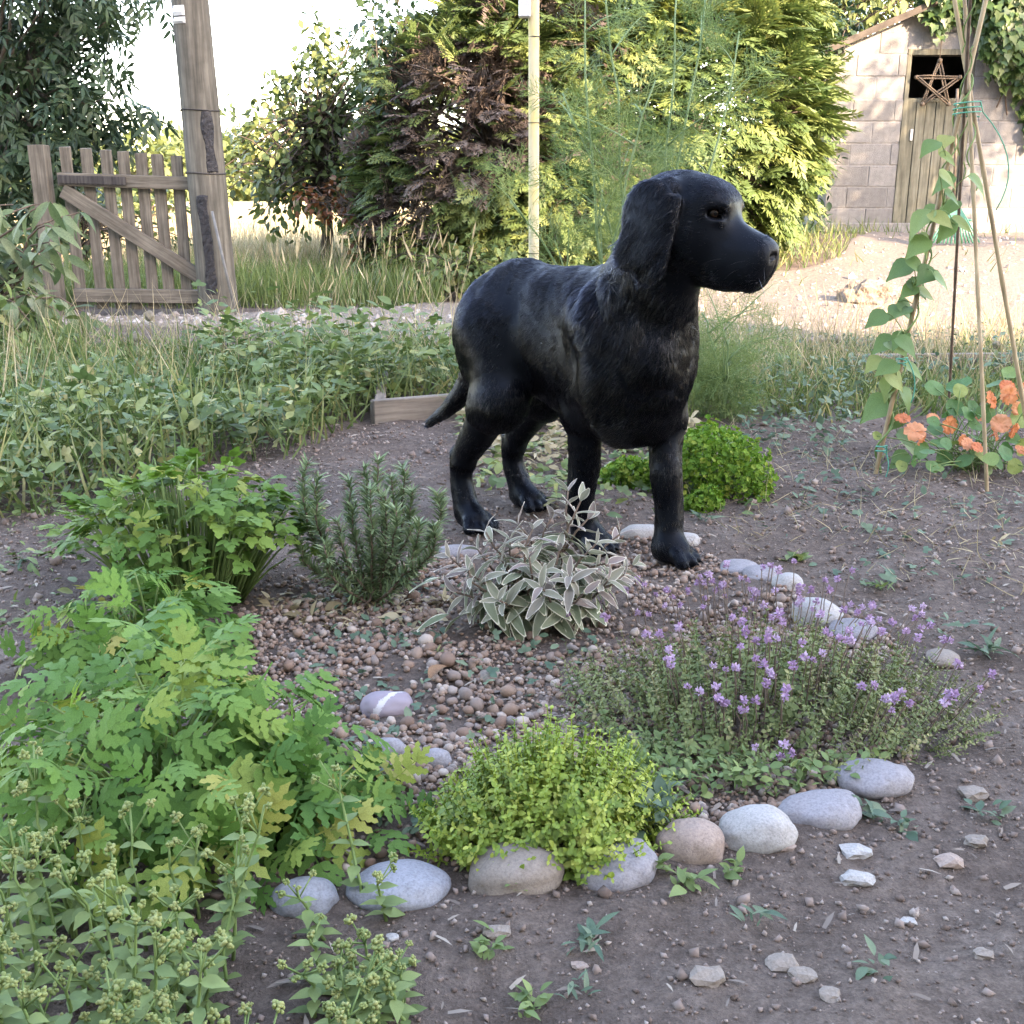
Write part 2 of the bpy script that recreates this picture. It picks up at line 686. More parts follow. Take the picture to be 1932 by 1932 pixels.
# dry stalks and leaf litter
M_LITTER = plain_mat("dry_litter", [(0, (.11, .088, .075)), (.6, (.20, .165, .135)), (1, (.34, .29, .23))], scale=40, use_tint=.85, bump_s=0)
lv = np.array([[-.08, 0, 0], [.08, 0, 0], [-.10, .5, .05], [.10, .5, .05], [0, 1, 0]], float)
lf = np.array([[0, 1, 3], [0, 3, 2], [2, 3, 4]])
K = 2600
cx, cy = U(-1.3, 1.8, K), U(.65, 3.8, K)
d = rand_dirs(K)
d[:, 2] = U(-.05, .18, K)
v, f, a = scatter((lv, lf), np.stack([cx, cy, surf(cx, cy) + .005], 1), frames(d, np.array([0, 0, 1.0]) + N(0, .4, (K, 3))), U(.008, .030, K))
obj("leaf_litter", v, f, M_LITTER, None, a, kind="stuff", label="dry stalks and leaf scraps lying over the soil", cat="litter")

# loose stones on the yard path
K = 2600
cx = U(-3.2, 5.5, K)
t_ = U(0.02, .98, K)
cy = path_near(cx) * (1 - t_) + path_far(cx) * t_
cr = np.exp(N(np.log(.011), .5, K))
M_CHALK = plain_mat("chalk_flint", [(0, (.20, .17, .15)), (.5, (.32, .28, .25)), (1, (.48, .44, .41))], scale=40, use_tint=.85, bump_s=0)
v, f, a = scatter(crumbT, np.stack([cx, cy, surf(cx, cy) + .012 + cr * .2], 1), frames(rand_dirs(K), rand_dirs(K)), cr)
obj("path_stones", v, f, M_CHALK, None, a, smooth=False, kind="stuff", label="chalky stones loose on the pale path", cat="stones")


# ------------------------------------------------------------------ cobbles edging the herb bed
def cobble_mat(name, a, b, c):
    m, nt, bs, out = nodes(name)
    n1 = noise_node(nt, 9, 5, 0.6)
    n2 = noise_node(nt, 300, 3, 0.7)
    col = ramp(nt, [(0.3, a), (0.55, b), (0.75, c)], n1.outputs["Fac"]).outputs[0]
    sp = ramp(nt, [(0.32, (.68, .68, .68)), (0.5, (1, 1, 1)), (0.72, (1.22, 1.22, 1.2))], n2.outputs["Fac"]).outputs[0]
    col = mixc(nt, 0.8, col, sp, 'MULTIPLY')
    st_ = ramp(nt, [(0.52, (1, 1, 1)), (0.68, (.62, .56, .50))], noise_node(nt, 22, 6, 0.65).outputs["Fac"]).outputs[0]
    col = mixc(nt, 0.6, col, st_, 'MULTIPLY')
    nt.links.new(col, bs.inputs["Base Color"])
    bs.inputs["Roughness"].default_value = 0.8
    bs.inputs["Specular IOR Level"].default_value = 0.35
    bump(nt, bs, n2.outputs["Fac"], 0.3, 0.003)
    return m


COB = {"blue": cobble_mat("blue_grey_cobble", (.19, .195, .215), (.245, .255, .28), (.31, .32, .34)),
       "sand": cobble_mat("sandy_cobble", (.17, .14, .115), (.235, .195, .16), (.30, .255, .215)),
       "grey": cobble_mat("grey_cobble", (.19, .18, .185), (.25, .235, .245), (.33, .315, .32)),
       "pink": cobble_mat("pinkish_cobble", (.24, .18, .145), (.30, .23, .19), (.36, .30, .25)),
       "white": cobble_mat("whitish_cobble", (.27, .255, .24), (.34, .325, .305), (.42, .405, .39)),
       "mauve": cobble_mat("mauve_cobble", (.19, .155, .18), (.26, .215, .24), (.32, .275, .30))}


def vein_mat():
    m, nt, bs, out = nodes("mauve_cobble_white_vein")
    n1 = noise_node(nt, 9, 5, 0.6)
    col = ramp(nt, [(0.3, (.19, .155, .18)), (0.55, (.26, .215, .24)), (0.75, (.32, .275, .30))], n1.outputs["Fac"]).outputs[0]
    tc = nn(nt, "ShaderNodeTexCoord")
    sx = nn(nt, "ShaderNodeSeparateXYZ")
    nt.links.new(tc.outputs["Object"], sx.inputs[0])
    d = mathn(nt, 'ADD', mathn(nt, 'MULTIPLY', sx.outputs[0], 0.75), mathn(nt, 'MULTIPLY', sx.outputs[1], -0.66))
    d = mathn(nt, 'ABSOLUTE', mathn(nt, 'ADD', mathn(nt, 'ADD', d, -0.008), mathn(nt, 'MULTIPLY', mathn(nt, 'SUBTRACT', noise_node(nt, 130, 5, .7).outputs["Fac"], .5), .016)))
    k = ramp(nt, [(0.0, (1, 1, 1)), (0.35, (1, 1, 1)), (0.5, (0, 0, 0))], mathn(nt, 'MULTIPLY', d, 110))
    nt.links.new(mixc(nt, k.outputs[0], col, (.46, .44, .44)), bs.inputs["Base Color"])
    bs.inputs["Roughness"].default_value = 0.7
    return m


COB["vein"] = vein_mat()
cob_v, cob_f = ico(4)
_seed = [0]


def cobble(pl, pr, pt, pb, mat, label, tilt=0.0, depth=None, flat=0.0, name="cobble", group="rounded cobbles edging the herb bed", cat="stone"):
    """A cobble whose picture runs from pl to pr across and pt to pb in height (1932 units): built at its real size on the ground."""
    _seed[0] += 1
    cx = (pl + pr) / 2
    g = ground_at(cx, pb - (pb - pt) * .12)
    dist = math.hypot(math.hypot(g[0], g[1]), CAM_H)
    zc = g[1] * CP + CAM_H * SP
    m = zc / FOC / 1932
    w = (pr - pl) * m / 2
    dp = depth if depth else w * .72
    ang = math.atan2(CAM_H, g[1])
    vis = (pb - pt) * m
    h = max((vis - 2 * dp * math.sin(ang) * .8) / (2 * math.cos(ang)) * 1.25, w * .38)
    h = min(h, w * .75)
    c = g + np.array([0, dp * .62, h * .62])
    n = vnoise(cob_v * 1.1 + _seed[0] * 5.3, _seed[0])
    v = cob_v * (1 + .15 * n + .07 * vnoise(cob_v * 2.6, _seed[0] + 40) + .012 * vnoise(cob_v * 9, _seed[0] + 80))[:, None]
    v = np.sign(v) * np.abs(v) ** .92
    v = v * np.array([w, dp, h])
    ca, sa = math.cos(tilt), math.sin(tilt)
    v = np.stack([v[:, 0] * ca - v[:, 2] * sa, v[:, 1], v[:, 0] * sa + v[:, 2] * ca], 1)
    me = make_mesh(name, v, cob_f, None, True, [COB[mat]])
    c[2] += float(surf(c[0], c[1])) - .30 * h
    return link(name, me, None, c, None, label, cat, group)


cobble(512, 632, 1638, 1735, "blue", "small blue-grey cobble at the end of the front row, beside the feathery green plant")
cobble(652, 846, 1618, 1722, "blue", "long smooth blue-grey cobble, the largest of the front row")
cobble(876, 1062, 1595, 1712, "sand", "sandy brown cobble under the golden herb cushion", .06)
cobble(1083, 1248, 1580, 1690, "grey", "speckled grey cobble with a tilted flat top between the sandy and the pinkish ones", .16)
cobble(1238, 1368, 1533, 1640, "pink", "round pinkish tan cobble in the front row")
cobble(1358, 1508, 1510, 1620, "white", "pale whitish egg-shaped cobble beside the pinkish one")
cobble(1480, 1636, 1478, 1572, "grey", "pale grey long cobble between the whitish one and the end of the front row", .1)
cobble(1590, 1736, 1428, 1515, "grey", "big grey cobble at the far end of the front row, by the thyme", .05)
cobble(680, 778, 1296, 1362, "vein", "mauve stone crossed by a white vein lying in the gravel", .1)
cobble(700, 768, 1395, 1450, "grey", "small grey cobble in the gravel beside the feathery green plant")
cobble(790, 852, 1405, 1465, "grey", "small grey cobble half under the golden herb cushion")
cobble(1172, 1262, 988, 1022, "white", "pale flat stone behind the dog's planted front paw", depth=.03)
cobble(1262, 1325, 1000, 1036, "white", "pale small stone against the dog's front paw", depth=.03)
cobble(1362, 1440, 1046, 1085, "grey", "pale stone of the back edging next to the dog's paw", depth=.035)
cobble(1405, 1478, 1060, 1102, "grey", "pale oblong stone of the back edging, second from the dog's paw", depth=.035)
cobble(1462, 1520, 1078, 1125, "white", "white rounded stone of the back edging above the purple flowers", depth=.03)
cobble(1500, 1600, 1112, 1190, "white", "long pale stone of the back edging behind the purple flowers", depth=.05)
cobble(1575, 1662, 1168, 1220, "grey", "pale grey stone of the back edging where the thyme ends", depth=.04)
cobble(1755, 1815, 1225, 1270, "sand", "pale buff stone lying in the weeds right of the thyme", depth=.03)
cobble(1670, 1715, 1288, 1325, "pink", "pinkish small stone showing through the thyme", depth=.025)
cobble(1150, 1195, 1310, 1350, "sand", "brown small stone between the thyme and the golden cushion", depth=.025)
cobble(903, 938, 1252, 1290, "sand", "single buff pebble larger than the gravel around it", depth=.018)
cobble(-30, 62, 1540, 1640, "white", "pale cobble half hidden by leaves at the left edge", depth=.05)
cobble(825, 905, 1015, 1055, "grey", "grey stone behind the sage by the dog's hind paw", depth=.03)

# chalk and flint chips lying on the open soil
CHIPS = [((1590, 1645, 1638, 1680), "bright white lump of chalk on the bare soil"), ((1812, 1858, 1488, 1516), "flat cream flint on the soil below the big grey cobble"),
         ((1490, 1535, 1836, 1868), "cream stone chip on the soil near the bottom edge"), ((1345, 1395, 1582, 1602), "flat buff chip in front of the whitish cobble"),
         ((1590, 1640, 1600, 1618), "thin pale chip above the white chalk lump"), ((1765, 1815, 1615, 1635), "buff chip lying by the pale crusty stone"),
         ((1820, 1862, 1575, 1610), "pale crusty stone on the soil at the side"), ((1545, 1585, 1880, 1915), "small cream chip at the bottom edge"),
         ((1445, 1500, 1815, 1835), "thin cream flake beside the cream stone chip"), ((915, 960, 1770, 1792), "cream flake in front of the sandy cobble"),
         ((1470, 1500, 1595, 1625), "buff angular chip below the whitish cobble"), ((730, 752, 1775, 1790), "tiny white chip in front of the long blue-grey cobble"),
         ((1080, 1110, 1818, 1840), "buff flake on the soil in front of the grey cobble"), ((1300, 1360, 1850, 1880), "grey-brown splinter of wood lying on the soil"),
         ((1700, 1730, 1720, 1738), "small white chip on the open soil"), ((1835, 1870, 1790, 1808), "pale chip low on the open soil")]
for (a, b, c, d), lab in CHIPS:
    g = ground_at((a + b) / 2, (c + d) / 2 + 3)
    m = (g[1] * CP + CAM_H * SP) / FOC / 1932
    w = (b - a) * m / 2
    v, f = ico(2)
    n = vnoise(v * 1.4 + _seed[0] * 3.1, _seed[0]) + .8 * vnoise(v * 2.9 + 9, _seed[0] + 3)
    _seed[0] += 1
    v = np.clip(v * (1 + .42 * n)[:, None], -.98, .98) * np.array([w, w * U(.5, .85), w * U(.3, .5)]) * 1.2
    dark = "splinter" in lab
    me = make_mesh("stone_chip", v, f, None, False, [COB["sand"] if dark else (COB["white"] if "white" in lab else COB["pink"] if "buff" in lab else COB["sand"])])
    link("stone_chip" if not dark else "wood_splinter", me, None, (g[0], g[1], float(surf(g[0], g[1])) + w * .2), None, lab, "stone" if not dark else "wood", "pale chips on the open soil" if not dark else None)

# ------------------------------------------------------------------ timber
def wood_mat(name, a, b, c, axis=2, dens=70):
    m, nt, bs, out = nodes(name)
    tc = nn(nt, "ShaderNodeTexCoord")
    mp = nn(nt, "ShaderNodeMapping")
    sc = [1.0, 1.0, 1.0]
    sc[axis] = 0.06
    mp.inputs["Scale"].default_value = sc
    oi = nn(nt, "ShaderNodeObjectInfo")
    ad = nn(nt, "ShaderNodeVectorMath", operation='ADD')
    nt.links.new(tc.outputs["Object"], ad.inputs[0])
    cb = nn(nt, "ShaderNodeCombineXYZ")
    nt.links.new(mathn(nt, 'MULTIPLY', oi.outputs["Random"], 9.0), cb.inputs[0])
    nt.links.new(cb.outputs[0], ad.inputs[1])
    nt.links.new(ad.outputs[0], mp.inputs["Vector"])
    n1 = noise_node(nt, dens, 6, 0.6, vec=mp.outputs[0])
    n2 = noise_node(nt, 6, 4, 0.6)
    col = ramp(nt, [(0.3, a), (0.5, b), (0.7, c)], n1.outputs["Fac"]).outputs[0]
    col = mixc(nt, 0.6, col, ramp(nt, [(0.35, (.6, .6, .58)), (0.65, (1.15, 1.13, 1.1))], n2.outputs["Fac"]).outputs[0], 'MULTIPLY')
    nt.links.new(col, bs.inputs["Base Color"])
    bs.inputs["Roughness"].default_value = 0.85
    bs.inputs["Specular IOR Level"].default_value = 0.2
    bump(nt, bs, n1.outputs["Fac"], 0.5, 0.004)
    return m


M_GATE = wood_mat("weathered_gate_wood", (.075, .066, .054), (.135, .118, .096), (.20, .178, .145))
M_RAIL = wood_mat("weathered_rail_wood", (.17, .135, .105), (.27, .215, .165), (.36, .295, .225), axis=0)
M_DARKW = wood_mat("blackened_wood", (.03, .028, .028), (.055, .05, .048), (.09, .08, .075), axis=0)
M_POLE = wood_mat("old_pole_wood", (.065, .060, .051), (.115, .106, .088), (.18, .165, .138), dens=45)
M_STEEL, _nt, _b, _ = nodes("galvanised_metal")
_b.inputs["Base Color"].default_value = (.55, .56, .57, 1)
_b.inputs["Metallic"].default_value = .85
_b.inputs["Roughness"].default_value = .45


def board(name, p0, p1, width, thick, normal, mat, parent, bev=.004, jit=.0012):
    """A board from p0 to p1 (its centre line), width across, thick along normal. Local z runs along the board."""
    p0, p1 = np.asarray(p0, float), np.asarray(p1, float)
    L = np.linalg.norm(p1 - p0)
    d = unit(p1 - p0)
    n = unit(normal)
    s = unit(np.cross(n, d))
    n = np.cross(d, s)
    v, f = box((-width / 2, -thick / 2, 0), (width / 2, thick / 2, L), bev, jit)
    R = np.stack([s, n, d], 1)
    me = make_mesh(name, v, f, None, False, [mat])
    return link(name, me, parent, p0 - np.array(parent.location), R)


GY = 7.0
gb = point_at(330, 590, GY)
gate = empty("garden_gate", (-2.15, GY, 0), "weathered wooden picket gate standing beside the utility pole", "gate")
gx0, gx1 = point_at(128, 400, GY)[0], point_at(375, 400, GY)[0] + .04
pick_px = [138, 166, 203, 236, 272, 304, 341]
zs = lambda py: float(point_at(0, py, GY)[2])
for i, px in enumerate([129, 168, 205, 235, 268, 300, 334]):
    x = point_at(px + 6, 380, GY)[0]
    z1 = zs(277 + i * 2.2) - i * .002
    board("picket", (x, GY - .01, .04), (x + N(0, .004), GY - .01, z1), .068, .02, (0, -1, 0), M_GATE, gate)
x2 = point_at(372, 380, GY)[0]
board("picket", (x2 + .03, GY - .01, .04), (x2, GY - .01, zs(300)), .068, .02, (0, -1, 0), M_GATE, gate)
zt, zb2 = zs(343), zs(556)
board("top_rail", (gx0 - .02, GY - .045, zt + .015), (gx1, GY - .045, zt - .012), .075, .035, (0, -1, 0), M_GATE, gate)
board("bottom_rail", (gx0 + .0, GY - .045, zb2), (gx1 + .12, GY - .045, zb2 - .01), .085, .035, (0, -1, 0), M_GATE, gate)
board("brace", (gx0 + .0, GY - .046, zt - .05), (gx1 + .03, GY - .046, zb2 + .06), .085, .032, (0, -1, 0), M_GATE, gate)
board("latch_plate", (gx0 - .01, GY - .069, zt + .014), (gx0 + .40, GY - .069, zt + .004), .05, .012, (0, -1, 0), M_DARKW, gate)
xp = point_at(88, 380, GY)[0]
gpost = empty("gate_post", (xp, GY - .03, 0), "square weathered post at the hinge side of the picket gate", "post")
board("post_timber", (xp, GY - .03, -.1), (xp, GY - .03, zs(274)), .10, .09, (0, -1, 0), M_GATE, gpost)

# utility pole, leaning, with number plates, wire bands, a cable guard and a split stay strip
up_b = ground_at(412, 598)
PX, PY = up_b[0], 6.95
pole = empty("utility_pole", (PX, PY, 0), "thick old wooden utility pole with small white number plates, beside the gate", "pole")
ptop = np.array([PX - .10, PY, 4.4])
pbot = np.array([PX, PY, -.25])
k = 40
tt = np.linspace(0, 1, k)[:, None]
axis_ = pbot + (ptop - pbot) * tt
pr_ = np.linspace(.122, .088, k)
pv, pf = tube(axis_, pr_, 40)
ang_ = np.arctan2(pv[:, 1] - PY, pv[:, 0] - PX)
pv[:, :2] += ((.003 * vnoise(np.stack([np.cos(ang_) * 6, np.sin(ang_) * 6, pv[:, 2] * .6], 1), 61) + .0015 * vnoise(np.stack([np.cos(ang_) * 22, np.sin(ang_) * 22, pv[:, 2] * .8], 1), 62))[:, None] * np.stack([np.cos(ang_), np.sin(ang_)], 1))
obj("pole_shaft", pv, pf, M_POLE, pole, origin=(PX, PY, 0))


def pole_pt(z, a, out=0.0):
    t = (z - pbot[2]) / (ptop[2] - pbot[2])
    c = pbot + (ptop - pbot) * t
    r = .122 + (.088 - .122) * t + out
    return c + r * np.array([math.cos(a), math.sin(a), 0])


def pole_patch(name, z0, z1, a0, a1, out, mat, nz=14, na=8, rag=0.0):
    """A strip lying round the pole's surface with its own thickness."""
    V = []
    for i in range(nz):
        z = z0 + (z1 - z0) * i / (nz - 1)
        e0, e1 = ((rag * 2 * vnoise(np.array([[z * 9, 1.5, 3.1], [z * 9, 7.5, 3.1]]), 5)) if rag else (0, 0))
        for j in range(na):
            q = a0 + e0 + (a1 + e1 - a0 - e0) * j / (na - 1)
            V.append(pole_pt(z, q, out + (N(0, .0015) if rag else 0) - (.012 if j in (0, na - 1) or i in (0, nz - 1) else 0)))
    F = [(i * na + j, i * na + j + 1, (i + 1) * na + j + 1, (i + 1) * na + j) for i in range(nz - 1) for j in range(na - 1)]
    return obj(name, V, F, mat, pole, smooth=False)


PD = -math.pi / 2
zp = lambda py: float(point_at(0, py, PY - .1)[2])
M_TAR = plain_mat("flaking_tar", [(.3, (.012, .012, .014)), (.6, (.03, .028, .03)), (.8, (.10, .09, .08))], scale=40, rough=.6, bump_s=.9, bump_d=.01, bump_scale=60)
pole_patch("tar_strip", zp(328), zp(206), PD + .25, PD + .95, .006, M_TAR, 26, 8, .06)
pole_patch("charred_patch", zp(560), zp(365), PD - .38, PD + .30, .005, M_TAR, 34, 8, .13)
for z in (zp(207), zp(327)):
    ring = np.array([pole_pt(z + .004 * math.sin(q * 2), q, .003) for q in np.linspace(0, 2 * math.pi, 40)])
    v, f = tube(ring, .004, 5)
    obj("wire_band", v, f, M_DARKW, pole)
M_PLATE = plain_mat("enamel_plate", [(.3, (.62, .62, .62)), (.7, (.78, .78, .78))], scale=10, rough=.4, bump_s=0)
M_INK = plain_mat("faded_grey_print", [(.3, (.10, .10, .11)), (.7, (.22, .22, .23))], scale=60, rough=.6, bump_s=0)
for (pa, pb) in ((10, 29), (32, 44)):
    z1, z0 = zp(pa), zp(pb)
    plate = pole_patch("number_plate", z0, z1, PD - .80, PD - .05, .016, M_PLATE, 4, 8)
    for q in (-.72, -.13):
        sv, sf = ico(1)
        obj("rivet", sv * .0045 + pole_pt((z0 + z1) / 2, PD + q, .017), sf, M_DARKW, plate)
    # worn lettering: a broken line of upright strokes
    ST = []
    for q in np.linspace(-.60, -.25, 9):
        hh = (z1 - z0) * .28
        p_, q_ = pole_pt((z0 + z1) / 2 - hh, PD + q, .0185), pole_pt((z0 + z1) / 2 + hh * U(.4, 1), PD + q + N(0, .01), .0185)
        ST.append(tube(np.stack([p_, q_]), .0022, 4))
    v, f, _a = join(ST)
    obj("worn_lettering", v, f, M_INK, plate)
# stay rod leaning on the pole
v, f = tube(np.stack([np.array([PX + .135, 6.80, .02]), np.array([PX + .035, 6.80, zp(398)])]), .008, 10)
obj("stay_rod", v, f, plain_mat("dull_rod", [(.3, (.10, .10, .10)), (.7, (.19, .19, .18))], rough=.7, bump_s=0), None, label="thin grey metal rod leaning against the foot of the utility pole", cat="rod")

# pale washing-line post in the middle
WY = 6.0
wx = point_at(1009, 300, WY)[0]
M_LPOST = plain_mat("lichened_paint", [(.25, (.40, .36, .25)), (.5, (.52, .46, .30)), (.68, (.55, .44, .15)), (.8, (.60, .56, .48))], scale=9, rough=.8, bump_s=.4, bump_scale=90, stretch=(1, 1, .35))
wp = empty("line_post", (wx, WY, 0), "pale lichen-stained washing-line post standing behind the dog", "post")
v, f = tube(np.stack([np.linspace(wx, wx - .015, 12), np.full(12, WY), np.linspace(-.1, 2.9, 12)], 1), .0275, 20)
obj("post_shaft", v, f, M_LPOST, wp)
for py in (70, 232, 478):
    z = float(point_at(0, py, WY)[2])
    ring = np.array([(wx - .005 + .0285 * math.cos(q), WY + .0285 * math.sin(q), z) for q in np.linspace(0, 2 * math.pi, 24)])
    v, f = tube(ring, .0022, 5)
    obj("wire_ring", v, f, M_DARKW, wp)
zc_ = float(point_at(0, 15, WY)[2])
v, f = box((wx - .085, WY - .055, zc_ - .05), (wx - .025, WY - .005, zc_ + .13), .006)
cl = obj("line_winder", v, f, M_STEEL, wp, smooth=False)
v, f = tube(np.array([[wx - .10, WY - .03, zc_ - .03], [wx - .06, WY - .07, zc_ - .035], [wx - .02, WY - .06, zc_ - .04]]), .008, 8)
obj("winder_hook", v, f, M_STEEL, cl)
v, f = box((wx - .028, WY - .036, zc_ - .06), (wx + .02, WY - .026, zc_ + .06), .003)
obj("clamp", v, f, M_DARKW, cl, smooth=False)

# timber edging of the next bed
M_SLEEP = wood_mat("old_board_wood", (.12, .10, .085), (.20, .17, .14), (.27, .235, .19))
e0, e1 = ground_at(703, 800), ground_at(870, 770)
edg = empty("edging_board", e0, "old grey timber edging board of the weedy bed behind the dog's tail", "board")
board("board_plank", e0 + np.array([0, 0, .03]), e0 + np.array([.95, .42, .035]), .10, .038, (-.3, -1, 0), M_SLEEP, edg)
board("board_return", e0 + np.array([0.02, .04, .03]), e0 + np.array([-.12, 1.6, .03]), .09, .038, (1, 0, 0), M_SLEEP, edg)
e2, e3 = ground_at(1720, 712), ground_at(1960, 706)
edr = empty("edging_board", e2, "dark timber edging board behind the bean canes", "board")
board("board_plank", e2 + np.array([-.25, 0, .05]), e3 + np.array([.3, 0, .05]), .10, .04, (0, -1, 0), M_SLEEP, edr)

# ------------------------------------------------------------------ shed of concrete blocks
SY = 12.5
SG = float(height(4.0, SY))
sx0 = point_at(1552, 440, SY)[0]
shed = empty("block_shed", (sx0, SY, SG), "grey concrete-block shed with a plank stable door under ivy", "shed")
M_BLOCK = plain_mat("concrete_block", [(.25, (.145, .141, .135)), (.5, (.20, .196, .188)), (.75, (.265, .26, .25))], scale=14, rough=.95, bump_s=.8, bump_d=.008, bump_scale=120, use_tint=.25)
M_MORTAR = plain_mat("mortar", [(.3, (.19, .183, .175)), (.7, (.26, .252, .24))], scale=40, rough=.95, bump_s=.5, bump_d=.005, bump_scale=150)
dx0, dx1 = point_at(1703, 300, SY)[0], point_at(1812, 300, SY)[0]
zwt, zdt = float(point_at(0, 104, SY)[2]), float(point_at(0, 184, SY)[2])
sx1 = sx0 + 3.6
eave, rise = float(point_at(0, 93, SY)[2]), .42       # roof climbs to the right


def roof_z(x):
    return eave + rise * (x - sx0 - .0)


ztop = lambda x: (roof_z(x) if x < sx0 + 1.75 else roof_z(sx0 + 1.75) - .357 * (x - sx0 - 1.75)) - .004
bw, bh = .45, .225
bmesh_ = []
for j in range(4):
    v, f = box((.006, 0, .006), (bw - .006, .1, bh - .006), .006, .0015)
    bmesh_.append(make_mesh("block", v, f, None, False, [M_BLOCK]))
rows = int(3.6 / bh)
for r in range(rows):
    z = SG + .02 + r * bh
    x = sx0 - (0.225 if r % 2 else 0)
    while x < sx1:
        a, b = max(x, sx0), min(x + bw, sx1)
        segs = [(a, b)]
        if z + bh * .5 < zwt and b > dx0 - .05 and a < dx1 + .05:
            segs = [(a, min(b, dx0 - .05)), (max(a, dx1 + .05), b)]
        for (p, q) in segs:
            if q - p > .03 and z + bh < min(ztop(p), ztop(q)) + .01:
                o = link("block", bmesh_[rng.integers(0, 4)], shed, np.array([p, SY + N(0, .002), z]) - np.array(shed.location))
                o.scale = ((q - p) / bw, 1, 1)
        x += bw
def slab(name, pts, y0, y1, mat, parent):
    """Upright slab with the outline pts (x,z) between y0 and y1."""
    n = len(pts)
    V = [(x, y0, z) for x, z in pts] + [(x, y1, z) for x, z in pts]
    F = tri([list(range(n))]) .tolist() + (tri([list(range(2 * n - 1, n - 1, -1))])).tolist()
    for i in range(n):
        j = (i + 1) % n
        F += [(i, i + n, j + n), (i, j + n, j)]
    return obj(name, V, np.array(F), mat, parent, smooth=False)


slab("wall_core", [(sx0 + .004, SG - .2), (dx0 - .055, SG - .2), (dx0 - .055, ztop(dx0 - .055)), (sx0 + .004, ztop(sx0))], SY + .006, SY + .12, M_MORTAR, shed)
slab("wall_core", [(dx1 + .055, SG - .2), (sx1 - .004, SG - .2), (sx1 - .004, ztop(sx1)), (dx1 + .055, ztop(dx1))], SY + .006, SY + .12, M_MORTAR, shed)
slab("wall_core", [(dx0 - .055, zwt), (dx1 + .055, zwt), (dx1 + .055, ztop(dx1)), (dx0 - .055, ztop(dx0))], SY + .006, SY + .12, M_MORTAR, shed)
v, f = box((sx0, SY + .121, SG - .2), (sx0 + .12, SY + 3.2, eave - .02))
obj("side_wall", v, f, M_BLOCK, shed, smooth=False)
v, f = box((sx1 - .12, SY + .121, SG - .2), (sx1, SY + 3.2, SG + 2.6))
obj("side_wall", v, f, M_BLOCK, shed, smooth=False)
v, f = box((sx0 + .12, SY + 3.08, SG - .2), (sx1 - .12, SY + 3.2, SG + 2.3))
obj("rear_wall", v, f, M_BLOCK, shed, smooth=False)
M_ROOF = plain_mat("dark_roof_sheet", [(.3, (.05, .042, .035)), (.7, (.10, .085, .07))], scale=10, rough=.9)
xr = sx0 + 1.75
for (xa, xb, za, zb) in ((sx0 - .16, xr, roof_z(sx0 - .16), roof_z(xr)), (xr, xr + 2.1, roof_z(xr), roof_z(xr) - .75)):
    slab("roof", [(xa, za), (xb, zb), (xb, zb + .075), (xa, za + .07)], SY - .16, SY + 3.4, M_ROOF, shed)
v, f = box((sx0 - .02, SY - .03, SG - .2), (sx1, SY - .001, SG + .09), .006)
obj("plinth", v, f, M_MORTAR, shed, smooth=False)
M_DOOR = wood_mat("green_weathered_door_wood", (.10, .098, .075), (.16, .157, .12), (.23, .225, .175), dens=40)
door = empty("stable_door", (dx0, SY, SG), "", "")
for q in ("label", "category"):
    if q in door:
        del door[q]
door.parent = shed
door.location = np.array([dx0, SY, SG]) - np.array(shed.location)
npl = 6
wpl = (dx1 - dx0) / npl
for i in range(npl):
    v, f = box((-wpl / 2 + .004, -.012, 0), (wpl / 2 - .004, .012, zdt - SG - .06 + N(0, .004)), .003, .001)
    link("plank", make_mesh("plank", v, f, None, False, [M_DOOR]), door, (wpl * (i + .5), .035 + N(0, .002), .05))
for zz in (.35, 1.25):
    v, f = box((0, .055, zz), (dx1 - dx0, .075, zz + .10))
    link("ledge", make_mesh("ledge", v, f, None, False, [M_DOOR]), door)
v, f = box((.06, .008, .95), (.09, .022, 1.07), .003)
link("latch", make_mesh("latch", v, f, None, False, [M_STEEL]), door)
for nm, lo_, hi_ in (("door_frame", (dx0 - .05, SY - .006, SG), (dx0 - .003, SY + .09, zwt)), ("door_frame", (dx1 + .003, SY - .006, SG), (dx1 + .05, SY + .09, zwt)),
                     ("door_head", (dx0 - .05, SY - .008, zwt), (dx1 + .05, SY + .09, zwt + .06)), ("hatch_sill", (dx0 - .003, SY + .02, zdt - .045), (dx1 + .003, SY + .08, zdt - .005))):
    v, f = box(lo_, hi_, .004)
    obj(nm, v, f, M_DOOR, shed, smooth=False)

# wicker star hanging in the hatch
M_TWIG = plain_mat("peeled_twig", [(.3, (.10, .075, .055)), (.7, (.18, .14, .10))], scale=30, rough=.8, bump_s=.2)
sc_ = point_at(1768, 160, SY - .05)
star = empty("twig_star", sc_, "five-pointed twig star hanging in the open hatch of the shed door", "star")
Rs = .24
pt5 = [sc_ + Rs * np.array([math.sin(2 * math.pi * i / 5), 0, math.cos(2 * math.pi * i / 5)]) for i in range(5)]
for i in range(5):
    a, b = pt5[i], pt5[(i + 2) % 5]
    for off in (-.012, .012):
        n_ = unit(np.cross(b - a, (0, 1, 0)))
        v, f = tube(bend(a + n_ * off + np.array([0, -.01 * (i % 3), 0]), b + n_ * off + np.array([0, -.01 * (i % 3), 0]), 0, 4, .003), .009, 6)
        obj("twig", v, f, M_TWIG, star)
for p in pt5:
    v, f = tube(np.stack([p + np.array([0, -.03, 0]), p + np.array([0, .01, 0])]), .022, 8)
    obj("binding", v, f, M_TWIG, star)
v, f = tube(np.stack([pt5[0], pt5[0] + np.array([0, 0, .22])]), .005, 5)
obj("string", v, f, M_TWIG, star)

